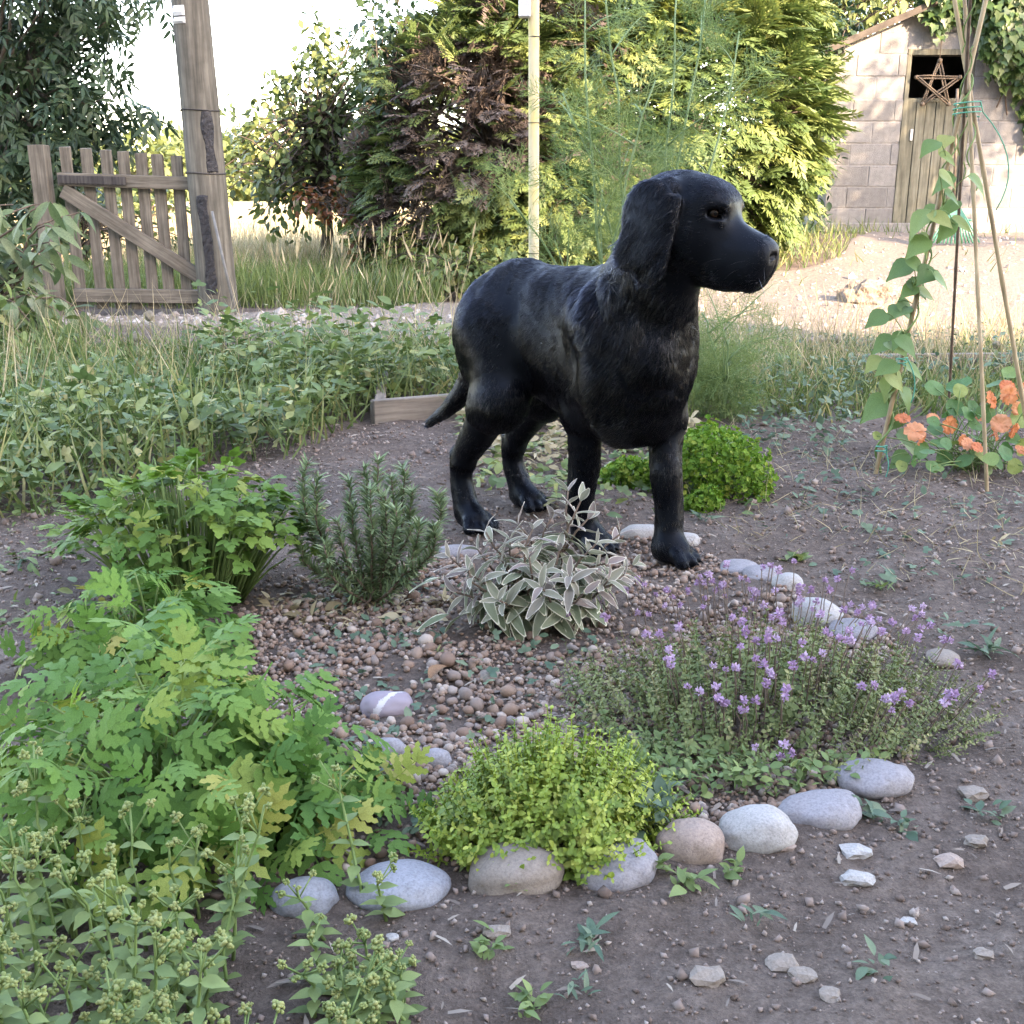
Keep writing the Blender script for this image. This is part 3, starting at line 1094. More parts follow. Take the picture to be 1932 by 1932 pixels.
# green plastic leaf rake head lying against the shed
M_GREENP, _nt, _b, _ = nodes("green_plastic")
_b.inputs["Base Color"].default_value = (.05, .22, .15, 1)
_b.inputs["Roughness"].default_value = .5
rk = point_at(1800, 470, 10.6)
rk[2] = float(surf(rk[0], rk[1])) + .02
rake = empty("leaf_rake", rk, "green plastic leaf rake propped in front of the shed wall", "rake")
hub = rk + np.array([.0, .12, .42])
for i, q in enumerate(np.linspace(-.62, .62, 15)):
    tip = rk + np.array([.40 * math.sin(q), 0, .02 + .05 * (1 - math.cos(q))])
    v, f = tube(bend(hub, tip, .02, 5, 0, (0, -1, 0)), .008, 5)
    obj("tine", v, f, M_GREENP, rake)
v, f = tube(np.stack([hub + np.array([.0, 0, -.06]), hub + np.array([.05, .35, 1.0])]), .014, 8)
obj("handle", v, f, M_TWIG, rake)
v, f = tube(np.array([hub + np.array([-.16, -.05, -.19]), hub + np.array([0, -.055, -.17]), hub + np.array([.16, -.05, -.19])]), .010, 6)
obj("tine_bar", v, f, M_GREENP, rake)

# rubble heap by the shed
rb = ground_at(1660, 488)
v, f = ico(4)
n = vnoise(v * 2.2, 71) * .35 + vnoise(v * 6, 72) * .22
v = v * (1 + n)[:, None] * np.array([.24, .18, .17])
v[:, 2] = np.maximum(v[:, 2], -.05)
link("rubble_lump", make_mesh("rubble_lump", v, f, None, False, [M_PATH]), None, rb, None, "rough pale lump of old masonry on the ground before the shed", "rubble")

# ------------------------------------------------------------------ unseen building added behind the photographer, shaped so its shadow covers the garden
M_RENDER = plain_mat("cream_render", [(.3, (.52, .48, .42)), (.7, (.60, .56, .50))], scale=6, rough=.9)
M_TILE = plain_mat("brown_roof_tile", [(.3, (.12, .07, .05)), (.7, (.20, .12, .085))], scale=20, rough=.9)
M_GLASS, _nt, _b, _ = nodes("window_glass")
_b.inputs["Base Color"].default_value = (.03, .035, .04, 1)
_b.inputs["Roughness"].default_value = .05


def unseen_house(x0, x1, y0, yr, y1, eave_z, ridge_z, label):
    h = empty("unseen_house", ((x0 + x1) / 2, (y0 + y1) / 2, 0), label, "unseen_house")
    prof = [(y0, -.1), (y1, -.1), (y1, eave_z), (yr, ridge_z - .12), (y0, eave_z)]
    V = [(x0, y, z) for y, z in prof] + [(x1, y, z) for y, z in prof]
    F = tri([list(range(5))[::-1], list(range(5, 10))]).tolist()
    for i in range(5):
        j = (i + 1) % 5
        F += [(i, j, j + 5), (i, j + 5, i + 5)]
    obj("wall", V, np.array(F), M_RENDER, h, smooth=False)
    V, F = [], []
    for (ya, za, yb, zb) in ((y0 + .35, eave_z - .28, yr, ridge_z), (yr, ridge_z, y1 - .35, eave_z - .28)):
        b = len(V)
        for x in (x0 - .2, x1 + .2):
            V += [(x, ya, za), (x, yb, zb), (x, yb, zb + .12), (x, ya, za + .12)]
        F += tri([[b, b + 1, b + 2, b + 3], [b + 4, b + 7, b + 6, b + 5], [b, b + 4, b + 5, b + 1], [b + 3, b + 2, b + 6, b + 7], [b, b + 3, b + 7, b + 4], [b + 1, b + 5, b + 6, b + 2]]).tolist()
    obj("roof", V, np.array(F), M_TILE, h, smooth=False)
    x = x0 + 1.5
    while x < x1 - 2:
        for z in ((.9, 2.1), (3.4, 4.5)):
            if z[1] < eave_z - .2:
                v, f = box((x, y0 - .02, z[0]), (x + 1.2, y0 + .03, z[1]), .01)
                w = obj("window", v, f, M_GLASS, h, smooth=False)
                v, f = box((x - .08, y0 + .0, z[0] - .08), (x + 1.28, y0 + .06, z[0] - .002), .01)
                obj("sill", v, f, M_RENDER, w, smooth=False)
        x += 3.0
    return h


unseen_house(-12, 10.6, -6.0, -9.5, -13.0, 8.2, 11.3, "unseen tall cream rendered building added behind the photographer to shade the garden")
unseen_house(10.9, 27, -6.4, -9.5, -12.6, 4.8, 6.9, "low cream rendered wing of the house behind the photographer")
# ------------------------------------------------------------------ leaf shapes (along +Y, face up +Z, length 1)
UP = np.array([0, 0, 1.0])


def blade(prof, fold=.15, curl=.25, edge=False, wave=0.0):
    """A leaf of half-widths prof at even stations."""
    n = len(prof)
    V, F, E = [], [], []
    t = np.linspace(0, 1, n)
    for i in range(n):
        z = -curl * t[i] ** 2
        w = prof[i]
        o = wave * math.sin(i * 2.4)
        V += [(-w, t[i], z + fold * w + o), (0, t[i], z), (w, t[i], z + fold * w - o)]
        E += [1, 0, 1]
    for i in range(n - 1):
        a, b = 3 * i, 3 * i + 3
        if prof[i] > 1e-6 and prof[i + 1] > 1e-6:
            F += [(a, a + 1, b + 1), (a, b + 1, b), (a + 1, a + 2, b + 2), (a + 1, b + 2, b + 1)]
        elif prof[i] > 1e-6:
            F += [(a, a + 1, b + 1), (a + 1, a + 2, b + 1)]
        else:
            F += [(a + 1, b + 1, b), (a + 1, b + 2, b + 1)]
    return np.array(V), np.array(F), {"edge": np.array(E, float)}


def wide_leaf(prof, fold=.2, curl=.3, cols=2):
    """A leaf with several columns so that the margin can carry its own colour."""
    n = len(prof)
    t = np.linspace(0, 1, n)
    us = np.array([-1, -.72, -.3, 0, .3, .72, 1])
    V, E, F = [], [], []
    for i in range(n):
        tip = max(0, (t[i] - .88) / .12)
        for u in us:
            w = max(prof[i], .002) * u
            V.append((w, t[i], -curl * t[i] ** 2 + fold * abs(w) + .012 * math.sin(9 * t[i] + 5 * u)))
            E.append(max(abs(u) ** 1.5, tip))
    m = len(us)
    for i in range(n - 1):
        for j in range(m - 1):
            a = i * m + j
            F += [(a, a + 1, a + m + 1), (a, a + m + 1, a + m)]
    return np.array(V), np.array(F), {"edge": np.array(E)}


def place2(T, pos, ang, s, lift=0.0):
    """A piece of a leaf turned in the leaf's plane (ang from +Y towards +X)."""
    ca, sa = math.cos(ang), math.sin(ang)
    v = T[0] * s
    v = np.stack([v[:, 0] * ca + v[:, 1] * sa, -v[:, 0] * sa + v[:, 1] * ca, v[:, 2] + lift * v[:, 1]], 1) + np.asarray(pos)
    return v, T[1], T[2]


def droop(T, k=.3):
    v = T[0].copy()
    v[:, 2] -= k * np.maximum(v[:, 1], 0) ** 2
    return v, T[1], T[2]


def strip(p0, p1, w):
    p0, p1 = np.asarray(p0, float), np.asarray(p1, float)
    d = unit(p1 - p0)
    s = unit(np.cross(d, UP)) * w
    return np.array([p0 - s, p0 + s, p1 + s * .6, p1 - s * .6]), np.array([[0, 1, 2], [0, 2, 3]]), {"edge": np.zeros(4)}


LOBE = blade([.05, .16, .24, .14, .23, .11, .15, 0], .12, .2)
LOBE2 = blade([.05, .18, .26, .13, .24, .10, 0], .12, .15)


def feather_leaf(seed):
    """Deeply cut leaf: opposite toothed lobes on a rib."""
    r = np.random.default_rng(seed)
    P = [strip((0, -.35, .05), (0, .72, 0), .018)]
    for t, l, a in ((.02, .24, 1.15), (.20, .40, 1.0), (.42, .44, .9), (.62, .36, .75)):
        for s in (-1, 1):
            P.append(place2(LOBE, (0, t + r.normal(0, .015), 0), s * (a + r.normal(0, .08)), l * r.uniform(.85, 1.1), r.uniform(-.12, .15)))
    P.append(place2(LOBE2, (0, .68, 0), r.normal(0, .08), .34))
    return droop(join(P), r.uniform(.15, .4))


def parsley_leaf(seed):
    """Leaf of three stalked leaflets, each three-lobed."""
    r = np.random.default_rng(seed)
    L = blade([.04, .22, .34, .24, .34, .18, .2, 0], .1, .15)
    P = [strip((0, -.3, .04), (0, .5, 0), .012)]
    for (x, y, a, s) in ((0, .45, 0, .5), (0, .22, 1.1, .42), (0, .22, -1.1, .42)):
        c = np.array([math.sin(a) * .1, y + math.cos(a) * .03, 0])
        P.append(place2(L, c, a + r.normal(0, .1), s, r.uniform(-.1, .1)))
        P.append(place2(L, c, a + .75, s * .68, r.uniform(-.1, .15)))
        P.append(place2(L, c, a - .75, s * .68, r.uniform(-.1, .15)))
    return droop(join(P), r.uniform(.1, .35))


def elder_leaf(seed):
    r = np.random.default_rng(seed)
    L = blade([.02, .14, .17, .11, 0], .25, .3)
    P = [strip((0, -.1, 0), (0, .7, 0), .01)]
    for t in (.12, .36, .6):
        for s in (-1, 1):
            P.append(place2(L, (0, t, 0), s * 1.05 + r.normal(0, .1), .36, r.uniform(-.3, .1)))
    P.append(place2(L, (0, .66, 0), 0, .36))
    return droop(join(P), r.uniform(.2, .5))


def round_leaf(n=14, wav=.06, cup=.15):
    a = np.linspace(0, 2 * math.pi, n, endpoint=False)
    V = [(0, .5, 0)]
    E = [0]
    for rr in (.55, 1.0):
        for q in a:
            w = rr * .5 * (1 + .06 * math.sin(3 * q + 1))
            V.append((w * math.cos(q), .5 + w * math.sin(q), cup * rr * rr * .5 + wav * rr * math.sin(4 * q) * .5))
            E.append(rr)
    F = [(0, 1 + j, 1 + (j + 1) % n) for j in range(n)]
    for j in range(n):
        k = (j + 1) % n
        F += [(1 + j, 1 + n + j, 1 + n + k), (1 + j, 1 + n + k, 1 + k)]
    return np.array(V), np.array(F), {"edge": np.array(E)}


OVAL = blade([.03, .25, .30, .19, 0], .18, .25)
OVAL_S = blade([.10, .30, .26, 0], .15, .2)
LANCE = blade([.02, .11, .13, .08, 0], .25, .35)
HEART = blade([.30, .42, .34, .14, 0], .12, .3)
GRASS = [(np.array([[-.5, 0, 0], [.5, 0, 0], [-.42, .35, .02], [.42, .35, .02], [-.3, .7, -c * .5], [.3, .7, -c * .5], [0, 1, -c * 1.2]]) * np.array([.022, 1, 1]),
          np.array([[0, 1, 3], [0, 3, 2], [2, 3, 5], [2, 5, 4], [4, 5, 6]])) for c in (.05, .2, .4)]
TREFOIL = join([place2(blade([.03, .26, .33, .24, 0], .15, .2), (0, .1, 0), a, .75, .1) for a in (0, 1.25, -1.25)] + [strip((0, -.6, -.1), (0, .12, 0), .02)])
IVY = (np.array([(0, 0, 0), (-.42, -.12, .03), (-.5, .32, .02), (-.28, .42, 0), (0, 1, -.1), (.28, .42, 0), (.5, .32, .02), (.42, -.12, .03), (0, .4, -.03)]),
       np.array([(0, 8, 1), (1, 8, 2), (2, 8, 3), (3, 8, 4), (4, 8, 5), (5, 8, 6), (6, 8, 7), (7, 8, 0)])[:, ::-1])


def conifer_spray(seed, broad=1.0):
    """Flat drooping spray of scale-leaf twigs."""
    r = np.random.default_rng(seed)
    V, F = [], []

    def sliver(p, d, L, w):
        b = len(V)
        s = np.array([-d[1], d[0], 0])
        V.extend([p, p + d * L * .5 + s * w * .62, p + d * L, p + d * L * .5 - s * w * .62])
        F.extend([(b, b + 1, b + 2), (b, b + 2, b + 3)])
    sliver(np.array([0, 0, 0.0]), np.array([0, 1.0, 0]), 1.0, .035)
    for i, t in enumerate(np.linspace(.12, .9, 7)):
        for sd in (-1, 1):
            a = sd * (.75 + r.normal(0, .08)) * broad
            L = (.52 * (1 - t) + .14) * r.uniform(.8, 1.15)
            d = np.array([math.sin(a), math.cos(a), 0])
            p = np.array([0, t, 0])
            sliver(p, d, L, .052)
            for q in (.5,):
                for s2 in (-1, 1):
                    a2 = a + s2 * .6
                    if L > .22:
                        sliver(p + d * L * q, np.array([math.sin(a2), math.cos(a2), 0]), L * .45, .05)
    V = np.array(V)
    V[:, 2] -= .30 * V[:, 1] ** 2 + .10 * np.abs(V[:, 0]) + r.normal(0, .012, len(V))
    return V, np.array(F)


# ------------------------------------------------------------------ leaf colours
G = lambda *a: [(p, c) for p, c in a]
M_FEV = leaf_mat("feverfew_leaf", G((0, (.065, .15, .036)), (.35, (.095, .195, .046)), (.7, (.14, .245, .054)), (.92, (.22, .29, .065)), (1, (.34, .31, .09))), .28, .6, grain=60, spec=.15)
M_PARS = leaf_mat("parsley_leaf", G((0, (.075, .155, .033)), (.5, (.115, .21, .042)), (.85, (.18, .27, .055)), (1, (.30, .32, .08))), .28, .55, grain=60, spec=.18)
M_STEMG = plain_mat("green_stem", [(.3, (.10, .17, .05)), (.7, (.17, .24, .08))], scale=30, bump_s=0, rough=.6)
M_STEMB = plain_mat("brown_stem", [(.3, (.08, .055, .04)), (.7, (.16, .115, .085))], scale=40, bump_s=.2, rough=.85)
M_BARK = plain_mat("bark", [(.3, (.05, .04, .032)), (.7, (.12, .10, .08))], scale=20, bump_s=.6, rough=.9)
M_ROSE = leaf_mat("rosemary_needle", G((0, (.11, .17, .08)), (.5, (.165, .235, .115)), (1, (.25, .31, .17))), .12, .5, grain=40)
M_SAGE = leaf_mat("variegated_sage_leaf", G((0, (.15, .185, .115)), (.5, (.19, .22, .145)), (1, (.24, .255, .175))), .2, .75, edge=(.64, .62, .48), grain=120, spec=.15)
M_SAGEP = leaf_mat("purple_tinged_sage_leaf", G((0, (.24, .19, .185)), (.5, (.235, .225, .18)), (1, (.25, .26, .19))), .25, .75, edge=(.62, .57, .48), grain=120, spec=.15)
M_THY = leaf_mat("thyme_leaf", G((0, (.09, .125, .038)), (.5, (.14, .175, .058)), (.85, (.20, .22, .085)), (1, (.28, .25, .12))), .2, .55, grain=50)
M_GOLD = leaf_mat("golden_marjoram_leaf", G((0, (.12, .20, .032)), (.4, (.20, .285, .045)), (.8, (.30, .37, .065)), (1, (.40, .43, .10))), .28, .5, grain=50)
M_OREG = leaf_mat("oregano_leaf", G((0, (.115, .18, .065)), (.5, (.165, .235, .085)), (1, (.225, .29, .105))), .28, .6, grain=50)
M_BUD = leaf_mat("oregano_bud", G((0, (.18, .24, .08)), (.5, (.25, .30, .10)), (1, (.33, .35, .14))), .2, .6, grain=50)
M_CURLY = leaf_mat("curly_parsley_leaf", G((0, (.08, .18, .028)), (.5, (.13, .25, .038)), (.85, (.19, .30, .05)), (1, (.29, .34, .07))), .3, .6, grain=60, spec=.12)
M_FENN = leaf_mat("fennel_frond", G((0, (.10, .17, .06)), (.5, (.15, .22, .08)), (1, (.22, .28, .10))), .3, .6, grain=30)
M_BEAN = leaf_mat("bean_leaf", G((0, (.085, .155, .05)), (.5, (.125, .205, .062)), (.8, (.18, .245, .075)), (1, (.28, .30, .10))), .32, .5, grain=50)
M_NAST = leaf_mat("nasturtium_leaf", G((0, (.07, .17, .06)), (.5, (.11, .22, .075)), (1, (.26, .32, .10))), .3, .5, grain=25)
M_NASF = leaf_mat("nasturtium_petal", G((0, (.60, .19, .085)), (.5, (.66, .25, .12)), (1, (.70, .33, .18))), .3, .5, grain=80)
M_PURP = leaf_mat("thyme_flower", G((0, (.34, .21, .35)), (.5, (.43, .29, .44)), (1, (.53, .41, .53))), .25, .6, grain=200)
M_WEED = leaf_mat("weed_leaf", G((0, (.075, .125, .045)), (.4, (.12, .18, .062)), (.75, (.175, .23, .078)), (.93, (.25, .275, .10)), (1, (.36, .32, .14))), .25, .5, grain=40)
M_BLUEW = leaf_mat("blue_green_weed_leaf", G((0, (.065, .115, .075)), (.5, (.10, .16, .10)), (1, (.16, .21, .13))), .22, .6, grain=40)
M_GRASS = leaf_mat("green_grass", G((0, (.07, .12, .035)), (.5, (.12, .17, .055)), (.8, (.19, .22, .08)), (1, (.32, .28, .13))), .25, .5, grain=20)
M_STRAW = leaf_mat("dry_grass", G((0, (.26, .21, .12)), (.5, (.38, .31, .19)), (1, (.50, .42, .27))), .25, .6, grain=20)
M_CON = leaf_mat("conifer_scale", G((0, (.06, .10, .034)), (.4, (.10, .15, .048)), (.75, (.15, .20, .062)), (1, (.23, .27, .09))), .22, .55, grain=12)
M_CONL = leaf_mat("conifer_pale_tip", G((0, (.07, .12, .038)), (.4, (.10, .16, .05)), (.75, (.145, .20, .065)), (1, (.21, .25, .09))), .25, .55, grain=12)
M_DEAD = leaf_mat("dead_conifer", G((0, (.065, .048, .043)), (.5, (.11, .085, .075)), (1, (.17, .14, .12))), .05, .8, grain=12)
M_ELDER = leaf_mat("dark_tree_leaf", G((0, (.025, .05, .026)), (.5, (.04, .075, .036)), (1, (.07, .11, .05))), .25, .45, grain=10)
M_HAW = leaf_mat("hawthorn_leaf", G((0, (.055, .085, .034)), (.5, (.085, .125, .046)), (.85, (.14, .18, .065)), (1, (.24, .24, .10))), .25, .5, grain=10)
M_RED = leaf_mat("reddened_leaf", G((0, (.16, .06, .03)), (.5, (.22, .09, .045)), (1, (.24, .15, .06))), .25, .5, grain=10)
M_FARL = leaf_mat("far_tree_leaf", G((0, (.08, .11, .035)), (.5, (.12, .155, .05)), (1, (.18, .21, .08))), .2, .6, grain=2)
M_IVY = leaf_mat("ivy_leaf", G((0, (.035, .075, .025)), (.5, (.06, .11, .034)), (.9, (.11, .17, .05)), (1, (.18, .24, .08))), .2, .38, grain=10)
M_SHRUB = leaf_mat("grey_shrub_leaf", G((0, (.08, .125, .055)), (.5, (.125, .175, .08)), (.85, (.19, .23, .12)), (1, (.28, .31, .20))), .28, .5, grain=20)


def ground_z(x, y):
    return surf(x, y)


def variants(name, T, mat, smooth=True):
    return [make_mesh(name, t[0], t[1], {"edge": t[2]["edge"]} if len(t) > 2 else None, smooth, [mat]) for t in T]


def leaves_as_parts(name, meshes, P, D, Nn, S, parent):
    """Each leaf an object of its own that shares its mesh with the alike ones."""
    R = frames(D, Nn)
    o0 = np.array(parent.location)
    for i in range(len(P)):
        link(name, meshes[i % len(meshes)], parent, P[i] - o0, R[i] * S[i])


def dome(k, c, r, zmin=.05, inner=.0):
    """k points over an upright half-ellipsoid with outward normals."""
    d = rand_dirs(k)
    d[:, 2] = np.abs(d[:, 2])
    d[:, 2] = np.maximum(d[:, 2], zmin)
    d = unit(d)
    s = 1 - inner * U(0, 1, k) ** 1.5
    P = np.asarray(c) + d * np.asarray(r) * s[:, None]
    n = unit(d / np.asarray(r))
    return P, n


# ------------------------------------------------------------------ herbs of the bed
def feverfew(base, r, nl, label, name="feverfew_plant", size=(.05, .085), seed=1, lean=(0, 0)):
    p = empty(name, base, label, "plant", "feathery green herb plants")
    ms = variants("leaf", [feather_leaf(seed + j) for j in range(6)], M_FEV)
    P, n = dome(nl, base + np.array([lean[0], lean[1], .01]), r, .06, .5)
    bump_ = 1 + .22 * vnoise(P * 9, seed)
    P = base + (P - base) * bump_[:, None]
    out = n * np.array([1, 1, 0])
    D = unit(out * .8 + rand_dirs(nl) * .7 + np.array([0, 0, .12]))
    Nn = unit(n * .9 + UP * .6 + np.array([0, -.25, 0]) + rand_dirs(nl) * .4)
    S = U(size[0], size[1], nl)
    leaves_as_parts("leaf", ms, P, D, Nn, S, p)
    st = []
    for i in range(0, nl, 2):
        b = base + np.array([N(0, .03), N(0, .03), -.01])
        st.append(tube(bend(b, P[i] - D[i] * S[i] * .2, .02, 5), [.0028, .0026, .0022, .0018, .0012], 5))
    v, f, _ = join(st)
    obj("stems", v, f, M_STEMG, p, kind="stuff")
    return p


b1 = ground_at(318, 1555)
feverfew(b1, (.225, .20, .20), 300, "large feathery yellow-green herb spilling over the left of the gravel bed", seed=1)
b2 = ground_at(270, 1270)
feverfew(b2, (.17, .13, .17), 170, "smaller feathery herb between the big one and the upright parsley", seed=11, size=(.05, .08))
b3 = ground_at(500, 1545)
feverfew(b3 + np.array([.05, -.03, 0]), (.12, .11, .10), 75, "low sprawl of feathery leaves reaching the blue-grey cobbles", seed=21, size=(.05, .075))


def parsley(base, r, nl, label):
    p = empty("parsley_plant", base, label, "plant")
    ms = variants("leaf", [parsley_leaf(s) for s in range(6)], M_PARS)
    q = np.sqrt(U(0, 1, nl))
    a = U(0, 2 * math.pi, nl)
    top = np.stack([np.cos(a) * q * r[0], np.sin(a) * q * r[1], r[2] * (U(.55, 1.05, nl)) * (1 - .35 * q ** 2)], 1) + base
    D = unit(np.stack([np.cos(a) * q, np.sin(a) * q, np.full(nl, .15)], 1) + rand_dirs(nl) * .5)
    Nn = unit(UP * 1.0 + np.stack([np.cos(a) * q, np.sin(a) * q, 0 * a], 1) * .6 + rand_dirs(nl) * .35)
    S = U(.042, .07, nl)
    leaves_as_parts("leaf", ms, top, D, Nn, S, p)
    st = []
    for i in range(nl):
        b = base + np.array([top[i, 0] - base[0], top[i, 1] - base[1], 0]) * .45 + np.array([0, 0, -.01])
        st.append(tube(bend(b, top[i] - D[i] * S[i] * .25, .012, 4), [.0028, .0024, .002, .0015], 5))
    v, f, _ = join(st)
    obj("stems", v, f, M_STEMG, p, kind="stuff")
    return p


parsley(ground_at(365, 1125), (.215, .17, .255), 290, "upright bushy flat-leaved parsley at the back left of the bed")


def rosemary(base):
    p = empty("rosemary_bush", base, "spiky dark green rosemary with upright branches in the gravel", "plant")
    tips = [(577, 875, .02), (598, 905, -.03), (655, 905, .05), (690, 880, .03), (715, 868, 0), (738, 900, .04), (757, 880, .06), (700, 930, -.05), (775, 925, .03), (830, 930, 0), (820, 985, -.06), (563, 1020, -.03),
            (640, 985, -.05), (668, 950, .0), (790, 985, -.08), (725, 930, -.03), (745, 960, -.06), (612, 1020, -.06)]
    st, NP, ND = [], [], []
    for (px, py, dy) in tips:
        t = point_at(px, py, base[1] + dy)
        side = unit(np.array([base[0] - t[0], base[1] - t[1], 0]) + 1e-4)
        pts = bend(base + np.array([N(0, .015), N(0, .015), -.005]), t, -.045 * min(1, abs(t[0] - base[0]) / .1), 12, .003, side)
        st.append(tube(pts, np.linspace(.0035, .0012, 12), 5))
        L = np.linalg.norm(np.diff(pts, axis=0), axis=1).sum()
        k = int(L * 1200)
        s = U(.06, 1, k) ** .85 * 10.99
        i = s.astype(int)
        q = (s - i)[:, None]
        NP.append(pts[i] * (1 - q) + pts[i + 1] * q)
        ax = unit(pts[i + 1] - pts[i])
        o = rand_dirs(k)
        o = unit(o - ax * np.sum(o * ax, 1, keepdims=True))
        ND.append(unit(ax * U(.5, 1.1, k)[:, None] + o))
    v, f, _ = join(st)
    obj("branches", v, f, M_STEMB, p)
    P, D = np.concatenate(NP), np.concatenate(ND)
    v, f, a = scatter(blade([.05, .075, .06, 0], .4, .1)[:2], P, frames(D, UP + rand_dirs(len(P)) * .5), U(.015, .030, len(P)))
    obj("needles", v, f, M_ROSE, p, a, kind="stuff")


rosemary(ground_at(705, 1135))


def sage(base):
    p = empty("sage_plant", base, "variegated sage with cream-edged grey-green and purple leaves before the dog's legs", "plant")
    big = variants("leaf", [wide_leaf([.03, .13, .17, .18, .16, .11, .04], .2, c) for c in (.2, .35, .5)], M_SAGE)
    small = variants("leaf", [wide_leaf([.03, .11, .155, .16, .135, .085, .03], .3, c) for c in (.05, .25, .4)], M_SAGEP)
    tips = [(1072, 925, .08), (1040, 975, .05), (1110, 975, .06), (920, 1005, .02), (850, 1050, -.02), (1000, 1000, -.02), (1000, 1050, -.05), (1190, 1060, .02), (1120, 1030, .0), (880, 1080, -.06), (1075, 1085, -.07),
            (985, 985, .06), (1095, 945, .03), (905, 1045, .04), (960, 1020, .05), (1050, 1035, .0), (1140, 1060, -.02), (1020, 1085, -.05), (900, 1110, -.02), (1100, 1120, -.08), (1175, 1085, -.02), (950, 1060, .0), (1150, 1100, -.05), (860, 1115, -.05), (1030, 1110, -.09), (940, 1130, -.09), (1165, 1010, .05)]
    st = []
    for (px, py, dy) in tips:
        t = point_at(px, py, base[1] + dy)
        pts = bend(base + np.array([N(0, .03), N(0, .025), -.005]), t, .0, 8, .003)
        st.append(tube(pts, np.linspace(.0036, .0016, 8), 6))
        ax = unit(pts[-1] - pts[0])
        s0 = unit(np.cross(ax, rand_dirs(1)[0]))
        nw = 6
        for w in range(nw):
            u = 1 - w * .10
            c = pts[0] * (1 - u) + pts[-1] * u
            turn = w * math.pi / 2 + U(-.3, .3)
            s1 = s0 * math.cos(turn) + np.cross(ax, s0) * math.sin(turn)
            up = max(.2, 1.1 - w * .28)
            for sg in (-1, 1):
                d = unit(s1 * sg + ax * up + rand_dirs(1)[0] * .18 + np.array([0, 0, -.1 * w]))
                nrm = unit(ax * 1.0 - s1 * sg * .3)
                top = w < 3
                L = (.038 + .007 * w) * U(.85, 1.2) if top else U(.05, .068)
                ms = small if top else big
                leaf = ms[rng.integers(0, 3)]
                link("leaf", leaf, p, c - base, frames(d, nrm)[0] * L)
    # low broad leaves lying out over the gravel
    for (px, py, ang) in ((815, 1170, 3.6), (800, 1098, 3.3), (945, 1165, -1.0), (1030, 1120, -.6), (860, 1160, 2.4), (1120, 1150, -.8), (975, 1180, -1.4)):
        g = point_at(px, py, base[1] - .06)
        d = np.array([math.cos(ang), math.sin(ang) * .5, -.25])
        link("leaf", big[rng.integers(0, 3)], p, g - unit(d) * .03 - base, frames(d, UP + rand_dirs(1)[0] * .3)[0] * U(.055, .07))
    v, f, _ = join(st)
    obj("stems", v, f, M_STEMB, p, kind="stuff")


sage(ground_at(1015, 1185))


def sprig(pairs, leaf, size, seed, up=.5, stem=.012, spread=1.0):
    """Upright sprig of length 1: a stem with opposite leaf pairs."""
    r = np.random.default_rng(seed)
    P = [strip((0, 0, 0), (0, 1, 0), stem)]
    v2 = P[0][0][:, [2, 1, 0]]
    P.append((v2, P[0][1], P[0][2]))
    V, D, Nn, S = [], [], [], []
    for i in range(pairs):
        t = (i + 1) / pairs
        a = i * math.pi / 2 + r.normal(0, .25)
        for sg in (0, math.pi):
            s = np.array([math.cos(a + sg), 0, math.sin(a + sg)])
            V.append((0, t, 0))
            D.append(s * spread + np.array([0, up + .5 * (t > .9), 0]))
            Nn.append(np.array([0, 1.0, 0]) - s * .3)
            S.append(size * r.uniform(.75, 1.2) * (1 - .35 * (t > .85)))
    v, f, a = scatter(leaf, np.array(V), frames(np.array(D), np.array(Nn)), np.array(S), np.zeros(len(V)), np.zeros(len(V), int))
    P.append((v, f, {"edge": np.zeros(len(v))}))
    return join(P)[:2]


def flower_head(seed, whorls=3):
    """Head of small two-lipped flowers, length 1."""
    r = np.random.default_rng(seed)
    pet = blade([.12, .3, .34, .2, 0], .1, .3)
    V, D = [], []
    for w in range(whorls):
        for q in range(9):
            a = q * 2 * math.pi / 9 + r.normal(0, .2)
            e = r.uniform(-.2, .9)
            d = np.array([math.cos(a), math.sin(a), e])
            V.append(np.array([0, 0, .15 + .3 * w]) + d * .10)
            D.append(d + np.array([0, 0, .2]))
    v, f, a = scatter(pet, np.array(V), frames(np.array(D), rand_dirs(len(V))), r.uniform(.36, .52, len(V)), r.uniform(0, 1, len(V)), np.zeros(len(V), int))
    return v, f, a


